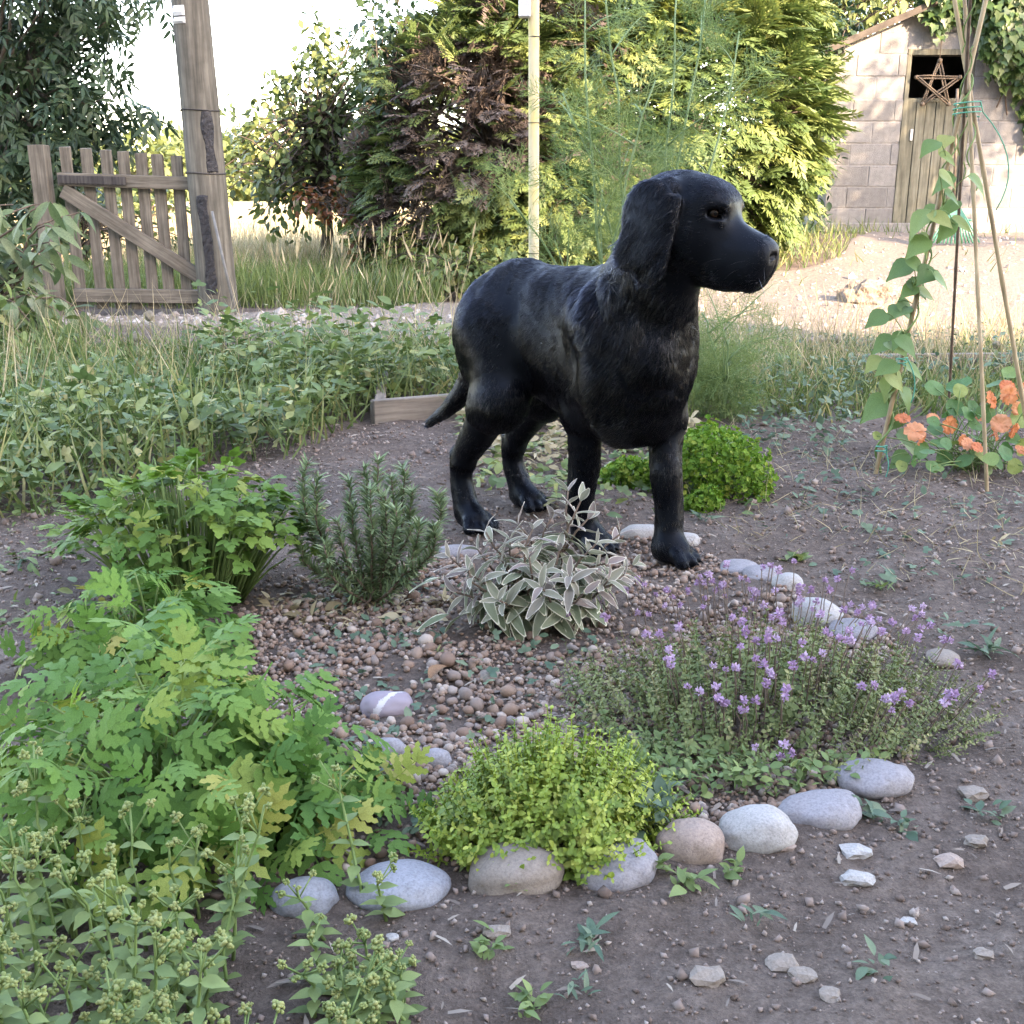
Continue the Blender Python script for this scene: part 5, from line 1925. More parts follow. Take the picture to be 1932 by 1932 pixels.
obj("tall_straw", v, f, M_STRAW, None, a, kind="stuff", label="tall straw-coloured grass at the field's edge", cat="grass")
# stems with seed heads standing in front of the hedge
SEED = join([(GRASS[0][0] * np.array([.22, 1, 1]), GRASS[0][1])] + [(blade([.004, .010, .008, 0], .3, 0)[0] * np.array([1, .20, 1]) + np.array([.0, .82, 0]), blade([.01, .028, .024, 0], .3, 0)[1])])[:2]
x, y = poly_points(120, ((400, 680), (860, 650), (900, 560), (700, 545), (440, 640)))
k = len(x)
D = unit(np.stack([N(.12, .3, k), N(0, .2, k), np.ones(k)], 1))
v, f, a = scatter(SEED, np.stack([x, y, surf(x, y)], 1), frames(D, rand_dirs(k)), U(.2, .6, k))
obj("seeding_grass", v, f, M_STRAW, None, a, kind="stuff", label="seeding grass stems leaning before the hedge", cat="grass")

# dry bobble-headed stalks
M_FLUFF = plain_mat("dry_seed_head", [(.3, (.22, .19, .14)), (.7, (.40, .36, .29))], scale=90, rough=.95, bump_s=.8, bump_d=.01, bump_scale=200)
hv, hf = ico(2)
hv = hv * (1 + .22 * vnoise(hv * 4, 3))[:, None]
hm = make_mesh("seed_head", hv, hf, None, False, [M_FLUFF])
spk = []
for d_ in rand_dirs(60):
    spk.append(strip(d_ * .7, d_ * 1.35, .05))
sv_, sf_, _ = join(spk)
hm2 = make_mesh("bristles", sv_, sf_, None, False, [M_FLUFF])


def bobble(px, py, gy, r, lab):
    c = point_at(px, py, gy)
    b = np.array([c[0] + N(0, .03), gy + N(0, .03), float(surf(c[0], gy))])
    p = empty("dried_seed_stalk", b, lab, "seed head", "dried round seed heads")
    v, f = tube(bend(b - np.array([0, 0, .01]), c, .01, 5), .0025, 5)
    obj("stalk", v, f, M_STRAWB, p)
    h = link("seed_head", hm, p, c - b, np.eye(3) * r)
    link("bristles", hm2, h)


M_STRAWB = plain_mat("dry_stalk", [(.3, (.24, .19, .12)), (.7, (.38, .31, .2))], scale=30, bump_s=0)
for px, py, gy, r, lab in ((256, 636, 5.0, .026, "dried round seed head just left of two lower ones, before the gate"), (281, 596, 5.4, .026, "tallest dried round seed head below the gate's bottom rail"),
                           (331, 660, 4.8, .022, "dried round seed head in the weeds beneath the gate"), (362, 668, 4.8, .022, "dried round seed head below the utility pole's foot"), (300, 655, 4.9, .02, "small dried seed head between the others under the gate"),
                           (395, 678, 4.6, .02, "rightmost of the dried seed heads in the weedy bed"),
                           (1548, 640, 5.0, .018, "dried seed head at the path edge under the dog's nose"), (1580, 640, 5.1, .016, "brown bobble seed head at the path's edge, near the middle"), (1472, 660, 4.9, .016, "brown seed head by the fennel clump"),
                           (1655, 655, 4.9, .017, "brown seed head in the dry grass left of the bean vine"), (1880, 650, 4.9, .017, "brown seed head seen between the right-hand canes")):
    bobble(px, py, gy, r, lab)


# small weeds standing singly on the open soil
def rosette(px, py, n, size, T, mat, label, up=.6, name="weed_plant", size_px=None):
    g = ground_at(px, py)
    p = empty(name, g, label, "weed", "weeds on the open soil")
    size = (size[0] * .55, size[1] * .85)
    n = int(n * 1.3)
    ms = variants("leaf", T, mat)
    for i in range(n):
        a = i * 2.4 + N(0, .6)
        d = np.array([math.cos(a), math.sin(a), up * U(-.1, 2.6)])
        link("leaf", ms[i % len(ms)], p, np.array([N(0, .007), N(0, .007), float(soil_relief(np.array([g[0]]), np.array([g[1]]))[0]) + .002 + .006 * (i % 3)]), frames(d, UP + rand_dirs(1)[0] * .5)[0] * U(*size) * U(.5, 1.15))


LAN2 = [blade([.03, .10, .14, .12, .08, 0], .3, c) for c in (.2, .5)]
OV2 = [blade([.04, .20, .27, .24, .13, 0], .2, c) for c in (.2, .45)]
for a in ((1108, 1800, 16, (.022, .04), LAN2, M_BLUEW, "spiky grey-green weed on the bare soil in front of the grey cobble"), (1420, 1745, 9, (.02, .034), LAN2, M_BLUEW, "flat dark weed on the soil in front of the whitish cobble"),
          (1650, 1845, 9, (.018, .03), OV2, M_BLUEW, "pale-centred small weed low on the bare soil"), (920, 1810, 22, (.016, .028), OV2, M_OREG, "leafy green seedling clump near the bottom edge"),
          (1000, 1900, 18, (.018, .03), OV2, M_OREG, "green seedlings at the bottom edge"), (1090, 1878, 9, (.02, .032), LAN2, M_BLUEW, "dark flat weed near the bottom edge"),
          (1380, 1650, 14, (.016, .028), OV2, M_OREG, "leafy sprig below the whitish cobble"), (1300, 1690, 16, (.02, .034), OV2, M_OREG, "round-leaved weed below the pinkish cobble"),
          (1240, 1660, 12, (.018, .03), OV2, M_OREG, "small leafy weed between the grey and the pinkish cobbles"), (1640, 1545, 12, (.02, .034), OV2, M_BLUEW, "trailing weed against the end of the front row"),
          (1710, 1570, 10, (.02, .034), OV2, M_BLUEW, "weed in front of the big grey cobble"), (1870, 1545, 12, (.02, .034), OV2, M_BLUEW, "round-leaved weed at the side of the soil"),
          (1665, 1110, 12, (.03, .055), LAN2, M_WEED, "upright green weed on the soil behind the thyme"), (1810, 1100, 5, (.02, .034), OV2, M_BLUEW, "pair of pale flat leaves on the soil to the right"),
          (1880, 1040, 7, (.03, .055), LAN2, M_STRAW, "yellowing grassy weed on the soil to the right"), (1860, 1245, 16, (.03, .06), LAN2, M_BLUEW, "spiky blue-green weed right of the thyme"),
          (1500, 1060, 12, (.03, .05), OV2, M_WEED, "green weed beside the back edging stones"), (1330, 985, 12, (.03, .05), LAN2, M_BLUEW, "grey-green weed just behind the dog's planted paw"),
          (742, 1215, 11, (.018, .03), OV2, M_BLUEW, "grey-blue succulent-looking seedling in the gravel"), (825, 1240, 8, (.014, .024), LAN2, M_WEED, "small upright weed beside the dead brown leaf"),
          (780, 1580, 10, (.014, .024), OV2, M_BLUEW, "grey seedling in the gravel above the long cobble"), (720, 1560, 8, (.012, .02), OV2, M_BLUEW, "tiny grey seedling left of the other in the front gravel"),
          (1190, 1590, 12, (.018, .03), OV2, M_BLUEW, "thick grey-blue leaves sitting on the grey cobble"), (885, 1640, 14, (.014, .024), OV2, M_WEED, "dark green weed beside the sandy cobble"),
          (980, 1700, 14, (.012, .02), OV2, M_OREG, "pale sprig growing up over the sandy cobble"), (40, 1075, 12, (.02, .04), LAN2, M_BLUEW, "low weed on the dark soil at the far left"),
          (700, 1480, 12, (.014, .024), OV2, M_BLUEW, "blue-green weed between the two small grey cobbles"), (1480, 1440, 20, (.02, .04), LAN2, M_WEED, "dark leafy tuft between the thyme and the pale grey cobble")):
    rosette(*a)

# dead curled brown leaf on the gravel
g = ground_at(825, 1295)
v, f, a = wide_leaf([.03, .14, .2, .19, .15, .08, .01], .8, .4)
M_BROWNL = plain_mat("dead_leaf", [(.3, (.16, .09, .05)), (.7, (.28, .17, .10))], scale=40, bump_s=.3)
link("dead_leaf", make_mesh("dead_leaf", v, f, None, True, [M_BROWNL]), None, g + np.array([-.012, 0, .012]), frames(np.array([.45, .8, .35]), UP)[0] * .055, "curled dead brown leaf lying on the gravel", "leaf")


# grass of the yard by the hedge and the shed
x, y = U(1.2, 6.0, 5200), U(8.0, 12.4, 5200)
m = (y > path_far(x) - .15) | (U(0, 1, 5200) < .03)
x, y = x[m], y[m]
k = len(x)
L = U(.05, .2, k)
v, f, a = scatter(GRASS, np.stack([x, y, surf(x, y)], 1), frames(unit(np.stack([N(0, .4, k), N(0, .4, k), np.ones(k)], 1)), rand_dirs(k)), np.stack([L * 0 + .4, L, L], 1))
obj("yard_grass", v, f, M_GRASS, None, a, kind="stuff", label="short grass at the foot of the shed and the tall conifer", cat="grass")


# ------------------------------------------------------------------ conifers
def blob_shell(K, blobs, inner=.25, front=None):
    """Points near the outer skin of a union of ellipsoids, with outward normals."""
    w = np.array([b[1][0] * b[1][2] for b in blobs])
    i = rng.choice(len(blobs), K * 3, p=w / w.sum())
    c = np.array([b[0] for b in blobs])[i]
    r = np.array([b[1] for b in blobs])[i]
    d = rand_dirs(K * 3)
    s = 1 - inner * U(0, 1, K * 3) ** 2
    P = c + d * r * s[:, None]
    n = unit(d / r)
    deep = np.zeros(len(P), bool)
    for b in blobs:
        deep |= (np.linalg.norm((P - np.array(b[0])) / np.array(b[1]), axis=1) < (1 - inner) * .98)
    ok = ~deep & (P[:, 2] > height(P[:, 0], P[:, 1]) + .02)
    if front is not None:
        ok &= (n[:, 1] < front) | (U(0, 1, len(P)) < .12)
    return P[ok][:K], n[ok][:K]


SPR = [conifer_spray(s) for s in range(5)]
SPRD = [conifer_spray(s + 20, 1.25) for s in range(4)]


def conifer(name, base, blobs, K, size, label, mats, dead=None, group="conifers of the hedge"):
    p = empty(name, base, label, "tree", group)
    P, n = blob_shell(K, blobs, .3, .45)
    k = len(P)
    P = P + n * (.14 * vnoise(P * 3.2, 5) + .08 * vnoise(P * 7, 6))[:, None]
    D = unit(n * .75 + rand_dirs(k) * .45 + np.array([0, 0, .05]))
    Nn = unit(UP + n * .55 + rand_dirs(k) * .4)
    dm = dead(P) if dead is not None else np.zeros(k, bool)
    tip = (vnoise(P * 2.6, 15) > U(-.6, .6, k))
    for nm, sel, T, mt, sz in (("foliage", ~dm & ~tip, SPR, mats[0], 1), ("pale_foliage", ~dm & tip, SPR, mats[1], 1), ("dead_foliage", dm, SPRD, M_DEAD, .8)):
        if sel.sum() < 5:
            continue
        v, f, a = scatter(T, P[sel], frames(D[sel], Nn[sel]), U(size[0], size[1], sel.sum()) * sz)
        obj(nm, v, f, mt, p, a, kind="stuff")
    # trunk and limbs reaching to the skin
    hi = max(b[0][2] + b[1][2] * .8 for b in blobs)
    v, f = tube(np.array([[base[0], base[1], base[2] - .1], [base[0], base[1], base[2] + hi * .5], [base[0] + .05, base[1], hi]]), [.14, .10, .03], 10)
    obj("trunk", v, f, M_BARK, p)
    br = []
    for i in range(0, k, max(1, k // 130)):
        z = max(base[2] + .1, P[i, 2] - .25)
        br.append(tube(bend(np.array([base[0], base[1], z]), P[i] - n[i] * .03, .06, 5, .01), [.02, .015, .011, .007, .003], 5))
    v, f, _ = join(br)
    obj("branches", v, f, M_BARK, p)
    # dense dead twigs inside that close the crown
    kk = 600
    Q, m = blob_shell(kk, [(b[0], np.array(b[1]) * .8) for b in blobs], .3, .5)
    v, f, a = scatter(SPRD, Q, frames(unit(m + rand_dirs(len(Q)) * .8), rand_dirs(len(Q))), U(.25, .4, len(Q)))
    obj("inner_twigs", v, f, M_DEAD, p, a, kind="stuff")
    return p


def bx(px, py, y):
    return point_at(px, py, y)


cA = np.array([-.15, 9.0, float(height(-.15, 9.0))])


def dead_zone(P):
    n = vnoise(P * 2.3, 41)
    c1 = ((P[:, 0] + .42) / .62) ** 2 + ((P[:, 2] - 1.28) / .50) ** 2
    c2 = ((P[:, 0] + .75) / .30) ** 2 + ((P[:, 2] - .62) / .30) ** 2
    return ((c1 + .55 * n < .85) | (c2 + .5 * n < .7)) & (U(0, 1, len(P)) < .78)


conifer("dead_patched_conifer", cA, [((-.2, 9.0, 1.1), (.92, .95, .88)), ((.12, 9.1, 1.75), (.70, .8, .7)), ((.35, 8.95, .8), (.6, .75, .8)), ((-.65, 8.9, .7), (.5, .6, .75))], 3300, (.13, .26),
        "dark conifer with a brown dead patch, left half of the hedge", (M_CON, M_CON), dead_zone)
cB = np.array([1.5, 10.0, float(height(1.5, 10.0))])
conifer("feathery_conifer", cB, [((1.2, 10.0, 1.3), (1.35, 1.2, 1.3)), ((1.35, 10.3, 2.3), (1.05, 1.1, 1.0)), ((1.85, 10.7, 1.4), (.62, 1.0, 1.35)), ((.6, 9.7, 2.1), (.8, .9, .8))], 4200, (.22, .42),
        "big feathery yellow-green conifer behind the dog", (M_CON, M_CONL))


# ------------------------------------------------------------------ broadleaved trees and shrubs
def leafy_tree(name, base, blobs, K, T, size, mat, label, cat="tree", group=None, trunk=.09, inner=.9, droop_=.3, twigs=90, up=.2, crown="crown"):
    p = empty(name, base, label, cat, group)
    w = np.array([np.prod(b[1]) ** (2 / 3) for b in blobs])
    i = rng.choice(len(blobs), K, p=w / w.sum())
    c = np.array([b[0] for b in blobs], float)[i]
    r = np.array([b[1] for b in blobs], float)[i]
    d = rand_dirs(K)
    s = (1 - inner * U(0, 1, K) ** 1.6)
    P = c + d * r * s[:, None]
    nz = vnoise(P * (2.2 / max(r.max(), .3)), 9) + .5 * vnoise(P * (6 / max(r.max(), .3)), 10)
    ok = (nz > -.42) & (P[:, 2] > height(P[:, 0], P[:, 1]) + .03)
    P, d = P[ok], d[ok]
    k = len(P)
    D = unit(d * .6 + rand_dirs(k) * .7 + np.array([0, 0, -droop_]))
    Nn = unit(UP * .9 + d * .5 + rand_dirs(k) * .5)
    v, f, a = scatter(T, P, frames(D, Nn), U(size[0], size[1], k))
    obj(crown, v, f, mat, p, a, kind="stuff")
    base = np.asarray(base, float)
    cc = np.array([b[0] for b in blobs], float).mean(0)
    top = np.array([cc[0], cc[1], cc[2] + .2 * max(b[1][2] for b in blobs)])
    v, f = tube(bend(base - np.array([0, 0, .1]), top, .08, 8, .02, (1, 0, 0)), np.linspace(trunk, trunk * .25, 8), 9)
    obj("trunk", v, f, M_BARK, p)
    br = []
    for q in rng.choice(k, min(twigs, k), replace=False):
        t = U(.35, .95)
        s0 = (base * (1 - t) + top * t)
        br.append(tube(bend(s0, P[q], .05, 6, .015), np.linspace(trunk * .22, .003, 6), 5))
    v, f, _ = join(br)
    obj("limbs", v, f, M_BARK, p)
    return p, P


EL = [elder_leaf(s) for s in range(5)]
e = lambda px, py, y: tuple(point_at(px, py, y))
leafy_tree("elder_tree", (-5.0, 8.6, 0), [(e(-60, 60, 8.4), (1.0, .7, .85)), (e(60, 20, 8.2), (.75, .5, .5)), (e(20, 230, 8.2), (.62, .5, .5)), (e(140, 215, 8.0), (.42, .3, .22)), (e(40, 330, 8.2), (.6, .4, .35)), (e(150, -20, 8.0), (.6, .4, .28)),
                                            (e(100, 120, 8.0), (.4, .3, .3)), (e(235, 205, 7.9), (.24, .16, .10)), (e(185, 255, 7.9), (.32, .2, .13))], 1500, EL, (.16, .27), M_ELDER, "dark elder tree hanging over the gate at the upper left", trunk=.11, inner=.8)
leafy_tree("hawthorn_tree", (-1.75, 10.2, 0), [(e(560, 260, 10.2), (.75, .5, .55)), (e(640, 190, 10.2), (.5, .5, .45)), (e(610, 110, 10.2), (.30, .3, .35)), (e(585, 370, 10.0), (.7, .5, .40)), (e(500, 330, 10.1), (.55, .4, .3)), (e(680, 330, 10.2), (.5, .5, .6)),
                                              (e(540, 160, 10.2), (.22, .2, .22)), (e(600, 70, 10.1), (.16, .15, .25)), (e(690, 90, 10.0), (.2, .2, .4))], 3600, [OVAL_S, OVAL], (.05, .10), M_HAW, "thin-twigged hawthorn between the utility pole and the hedge", inner=.85, trunk=.07, twigs=150)
leafy_tree("red_leaved_shrub", (-.95, 9.0, 0), [(e(655, 385, 9.0), (.22, .2, .22)), (e(600, 375, 9.2), (.25, .2, .14)), (e(680, 440, 8.9), (.16, .2, .22))], 420, [OVAL_S, OVAL], (.04, .07), M_RED, "small reddening shrub at the left foot of the hedge", cat="shrub", trunk=.02, twigs=30)
leafy_tree("garden_shrub", (-1.05, 8.6, 0), [(e(715, 90, 8.7), (.2, .3, .5)), (e(745, 60, 8.9), (.35, .3, .45)), (e(720, 200, 8.6), (.22, .3, .5)), (e(800, 90, 9.0), (.4, .3, .3))], 1100, [OVAL, LANCE], (.05, .09), M_ELDER, "ivy-leaved shrub climbing the left shoulder of the hedge", cat="shrub", trunk=.03, twigs=50)
leafy_tree("hedge_foot_shrub", (-.35, 7.9, 0), [(e(830, 520, 7.9), (.55, .25, .18)), (e(900, 500, 7.9), (.35, .25, .2))], 900, [OVAL, OVAL_S], (.04, .075), M_WEED, "low leafy growth at the foot of the hedge behind the dog's rump", cat="shrub", trunk=.015, twigs=30)
# trees between the hedge and the shed and over its roof
leafy_tree("ash_sapling", (3.0, 12.9, .3), [(e(1545, 220, 12.6), (.30, .4, 1.1)), (e(1530, 330, 12.2), (.32, .4, .6)), (e(1490, 440, 11.6), (.42, .4, .45)), (e(1515, 150, 12.4), (.3, .4, .8)), (e(1560, 60, 12.9), (.5, .4, .5))], 2400, [OVAL, LANCE], (.07, .13), M_ELDER, "thin dark tree filling the gap between hedge and shed", trunk=.05, twigs=60)
leafy_tree("willow_tree", (4.6, 18.5, .3), [(e(1500, 10, 18), (1.6, 1.2, .9)), (e(1640, 20, 18), (1.5, 1.2, .7)), (e(1420, -60, 18), (1.8, 1.4, 1.2)), (e(1700, -60, 18.5), (1.6, 1.2, 1.0))], 3600, [LANCE, LANCE, OVAL], (.12, .22), M_FARL, "pale narrow-leaved tree rising behind the shed roof", trunk=.14, inner=.9)
# unseen tree added right of the yard so that its crown dapples the shed
leafy_tree("added_shade_tree", (8.6, 6.6, .2), [((8.35, 6.8, 3.9), (1.15, 1.1, .95)), ((8.9, 7.2, 4.6), (1.0, 1.0, .7)), ((7.9, 6.5, 3.0), (.7, .7, .55))], 4200, [OVAL, OVAL_S], (.08, .14), M_HAW, "unseen spreading tree added right of the yard to shade the shed", trunk=.12, inner=.9, twigs=80)
# ivy hanging over the shed
iv = empty("ivy", (4.9, 12.45, SG), "ivy hanging thickly over the right of the shed roof and wall", "plant")
K = 3600
x = U(sx0 + .75, sx0 + 2.9, K)
low = np.interp(x, [sx0 + .75, sx0 + 1.35, sx0 + 1.8, sx0 + 2.15, sx0 + 2.9], [2.55, 2.45, 1.75, 1.45, 1.3]) + N(0, .07, K) + .12 * np.sin(x * 11)
z = low + (3.5 - low) * U(0, 1, K) ** 1.1
dpt = SY - .05 - .30 * U(0, 1, K) * np.clip((z - low) / .4, .25, 1) - .1 * vnoise(np.stack([x * 3, z * 3, z * 0], 1), 3)
hatch = (x > dx0 - .05) & (x < dx1 + .05) & (z < zwt)
x, z, dpt = x[~hatch], z[~hatch], dpt[~hatch]
K = len(x)
v, f, a = scatter([IVY], np.stack([x, dpt, z], 1), frames(unit(np.stack([N(0, .5, K), np.full(K, -.35), np.full(K, -.9)], 1) + rand_dirs(K) * .3), np.array([0, -1.0, .55]) + rand_dirs(K) * .45), U(.06, .11, K))
obj("leaves", v, f, M_IVY, iv, a, kind="stuff")
br = [tube(bend((xx, SY - .03, 2.9), (xx + N(0, .15), SY - .03, U(1.5, 2.2)), .03, 7, .02, (1, 0, 0)), .008, 5) for xx in np.linspace(sx0 + 1.6, sx0 + 2.8, 9)]
v, f, _ = join(br)
obj("stems", v, f, M_STEMB, iv)

# drooping shrub at the left edge
sb = np.array([-2.6, 5.3, 0])
shr = empty("buddleia_shrub", sb, "grey-green shrub with drooping pointed leaves at the left edge before the gate", "shrub")
lm = variants("leaf", [blade([.03, .12, .16, .13, .07, 0], .3, c) for c in (.2, .45, .7)], M_SHRUB)
ends = []
st = []
for i in range(34):
    t = point_at(U(-60, 190), U(375, 640), sb[1] + N(0, .22))
    if t[0] > -1.98:
        t[0] = -1.98
    t[2] = max(t[2], .1)
    pts = bend(sb + np.array([N(0, .15), N(0, .12), 0]), t, U(.08, .2), 9, .008)
    st.append(tube(pts, np.linspace(.010, .003, 9), 6))
    for w in range(3, 9):
        for s in (-1, 1):
            if rng.random() < .72:
                d = np.array([N(0, .6) + s * .5, N(0, .5) - .25, -.65 + N(0, .4)])
                link("leaf", lm[rng.integers(0, 3)], shr, pts[w] - sb, frames(d, np.array([0, -.6, .8]) + rand_dirs(1)[0] * .5)[0] * U(.09, .16))
v, f, _ = join(st)
obj("branches", v, f, M_STEMB, shr)
leafy_tree("bramble_shrub", (-2.9, 5.0, 0), [((-2.75, 5.1, .25), (.55, .4, .32)), ((-2.3, 4.9, .15), (.4, .3, .2))], 1700, [LANCE, OVAL], (.05, .10), M_WEED, "dark leafy undergrowth beneath the drooping shrub", cat="shrub", trunk=.02, twigs=30)

# bushes and trees beyond the gate and the field
leafy_tree("thorn_bush", (-4.2, 10.5, 0), [((-4.4, 10.5, .5), (1.0, .5, .55)), ((-3.5, 10.8, .4), (.7, .5, .4))], 1800, [OVAL_S, OVAL], (.05, .10), M_HAW, "thorny bush seen between the gate's pickets", cat="bush", trunk=.04, twigs=90)
for i, (bx_, by_, w_, h_, lab) in enumerate(((-12.0, 27, 2.6, 1.9, "yellow-green bush in the sun beyond the gate, left of the pole"), (-8.3, 26, 1.9, 1.75, "sunlit rounded bush showing above the gate's pickets"), (-16.5, 30, 2.8, 2.4, "pale bush beyond the gate under the elder's leaves"))):
    leafy_tree("field_bush", (bx_, by_, 0), [((bx_, by_, h_ * .5), (w_, 1.2, h_ * .6)), ((bx_ + .8, by_ + .4, h_ * .75), (w_ * .5, 1, h_ * .4)), ((bx_ - .9, by_, h_ * .7), (w_ * .45, 1, h_ * .4))], 1500, [OVAL_S, OVAL], (.14, .26), M_FARL, lab, cat="bush", group="sunlit bushes beyond the gate", trunk=.05, inner=.5, twigs=20)
far = [(-52, 95, 6.2, 5.0), (-43, 98, 6.5, 5.6), (-35.5, 92, 5.5, 5.2), (-29, 96, 5.5, 5.8), (-22, 90, 5, 5.0), (-15.5, 88, 5.2, 6.8), (-9, 92, 5, 6.2), (-2, 95, 5.5, 6.0), (6, 97, 6, 6.4), (15, 95, 6, 6.5), (-62, 100, 7, 6)]
names = ["far tree at the left end of the wood", "broad far tree behind the elder's branches", "far tree seen above the gate's first pickets", "round far tree above the middle of the gate", "far tree just left of the utility pole", "tall far tree just right of the utility pole",
         "far tree behind the hawthorn's twigs", "far tree hidden in the hedge's left shoulder", "far tree behind the hedge", "far tree behind the tall conifer", "outermost far tree beyond the field"]
for (fx_, fy_, w_, h_), lab in zip(far, names):
    leafy_tree("field_tree", (fx_, fy_, 0), [((fx_, fy_, h_ * .55), (w_, 3, h_ * .5)), ((fx_ + w_ * .4, fy_ - 1, h_ * .5), (w_ * .6, 2.5, h_ * .42)), ((fx_ - w_ * .45, fy_ - 1, h_ * .45), (w_ * .6, 2.5, h_ * .42))], 1500, [OVAL_S], (.55, 1.0), M_FARL, lab, group="trees across the field", trunk=.25, inner=.3, twigs=12)
# ------------------------------------------------------------------ the black dog
def smin(a, b, k):
    h = np.clip(0.5 + 0.5 * (b - a) / k, 0, 1)
    return b * (1 - h) + a * h - k * h * (1 - h)


class Field:
    """Signed distance grid; shapes are blended in one by one and the skin is read off as one mesh."""
    def __init__(s, lo, hi, h):
        s.lo, s.h = np.array(lo, float), h
        s.n = np.ceil((np.array(hi) - s.lo) / h).astype(int) + 1
        s.D = np.full(s.n, 0.2, np.float32)

    def region(s, lo, hi):
        a = np.clip(np.floor((np.asarray(lo) - s.lo) / s.h).astype(int), 0, s.n - 1)
        b = np.clip(np.ceil((np.asarray(hi) - s.lo) / s.h).astype(int) + 1, 1, s.n)
        g = np.meshgrid(*[np.arange(a[i], b[i]) * s.h + s.lo[i] for i in range(3)], indexing='ij')
        return tuple(slice(a[i], b[i]) for i in range(3)), np.stack(g, -1)

    def put(s, sl, d, k, sub=False):
        if sub:
            s.D[sl] = -smin(-s.D[sl], d, k)
        else:
            s.D[sl] = smin(s.D[sl], d, k)

    def cone(s, a, b, ra, rb, k=0.03, sub=False):
        a, b = np.asarray(a, float), np.asarray(b, float)
        m = max(ra, rb) + k + 0.03
        sl, P = s.region(np.minimum(a, b) - m, np.maximum(a, b) + m)
        ab = b - a
        t = np.clip(((P - a) @ ab) / max(ab @ ab, 1e-9), 0, 1)
        d = np.linalg.norm(P - (a + t[..., None] * ab), axis=-1) - (ra + (rb - ra) * t)
        s.put(sl, d, k, sub)

    def ell(s, c, r, ax, k=0.03, sub=False):
        """Ellipsoid at c with radii r along the three axis rows ax."""
        c, r, ax = np.asarray(c, float), np.asarray(r, float), np.asarray(ax, float)
        m = r.max() + k + 0.03
        sl, P = s.region(c - m, c + m)
        q = (P - c) @ ax.T
        k0 = np.linalg.norm(q / r, axis=-1)
        k1 = np.linalg.norm(q / (r * r), axis=-1)
        d = np.where(k0 < 1e-6, -r.min(), k0 * (k0 - 1) / np.maximum(k1, 1e-9))
        s.put(sl, d, k, sub)

    def skin(s):
        D, n = s.D, s.n
        ins = D < 0
        c = n - 1
        cnt = np.zeros(c, np.int8)
        for i in (0, 1):
            for j in (0, 1):
                for k in (0, 1):
                    cnt += ins[i:i + c[0], j:j + c[1], k:k + c[2]]
        act = (cnt > 0) & (cnt < 8)
        ids = np.full(c, -1, np.int64)
        I = np.argwhere(act)
        ids[act] = np.arange(len(I))
        acc = np.zeros((len(I), 3))
        num = np.zeros(len(I))
        for ax in range(3):
            o = [a for a in range(3) if a != ax]
            for i in (0, 1):
                for j in (0, 1):
                    off = np.zeros(3, int)
                    off[o[0]], off[o[1]] = i, j
                    A = I + off
                    B = A.copy()
                    B[:, ax] += 1
                    da, db = D[tuple(A.T)], D[tuple(B.T)]
                    x = (da < 0) != (db < 0)
                    t = da[x] / (da[x] - db[x])
                    p = off[None].repeat(x.sum(), 0).astype(float)
                    p[:, ax] += t
                    acc[x] += p
                    num[x] += 1
        V = (I + acc / num[:, None]) * s.h + s.lo
        Q = []
        for ax in range(3):
            o = [a for a in range(3) if a != ax]
            sl0 = [slice(None)] * 3
            sl1 = [slice(None)] * 3
            sl0[ax], sl1[ax] = slice(0, -1), slice(1, None)
            a, b = ins[tuple(sl0)], ins[tuple(sl1)]
            E = np.argwhere(a != b)
            ok = (E[:, o[0]] > 0) & (E[:, o[1]] > 0) & (E[:, o[0]] < n[o[0]] - 1) & (E[:, o[1]] < n[o[1]] - 1)
            E = E[ok]
            s0 = a[tuple(E.T)]
            q = []
            for (i, j) in ((0, 0), (1, 0), (1, 1), (0, 1)):
                A = E.copy()
                A[:, o[0]] -= i
                A[:, o[1]] -= j
                q.append(ids[tuple(A.T)])
            q = np.stack(q, 1)
            flip = s0 if ax != 1 else ~s0
            q[~flip] = q[~flip][:, ::-1]
            Q.append(q)
        Q = np.concatenate(Q)
        return V, Q[(Q >= 0).all(1)]


def relax(V, Q, it=2, lam=0.5):
    e = np.concatenate([Q[:, [0, 1]], Q[:, [1, 2]], Q[:, [2, 3]], Q[:, [3, 0]]])
    for _ in range(it):
        for s in (lam, -lam * 1.04):
            a = np.zeros_like(V)
            n = np.zeros(len(V))
            for c in range(3):
                a[:, c] = np.bincount(e[:, 0], V[e[:, 1], c], len(V)) + np.bincount(e[:, 1], V[e[:, 0], c], len(V))
            n = np.bincount(e[:, 0], minlength=len(V)) + np.bincount(e[:, 1], minlength=len(V))
            V = V + s * (a / n[:, None] - V)
    return V


DOG0 = np.array([0.244, 2.23, 0.0])
DF = np.array([0.711, -0.703, 0.0])
DR = np.array([-0.703, -0.711, 0.0])
DU = np.array([0, 0, 1.0])
BAX = np.stack([DF, DR, DU])


def B(f, r, z):
    return DOG0 + DF * f + DR * r + DU * z


HC = np.array([0.346, 2.09, 0.700])
_hp = math.radians(-8)
_hy = math.radians(-29)
HF = np.array([math.cos(_hy) * math.cos(_hp), math.sin(_hy) * math.cos(_hp), math.sin(_hp)])
HR = unit(np.cross(HF, DU))
HU = np.cross(HR, HF)
HAX = np.stack([HF, HR, HU])


def H(a, b, c):
    return HC + HF * a + HR * b + HU * c


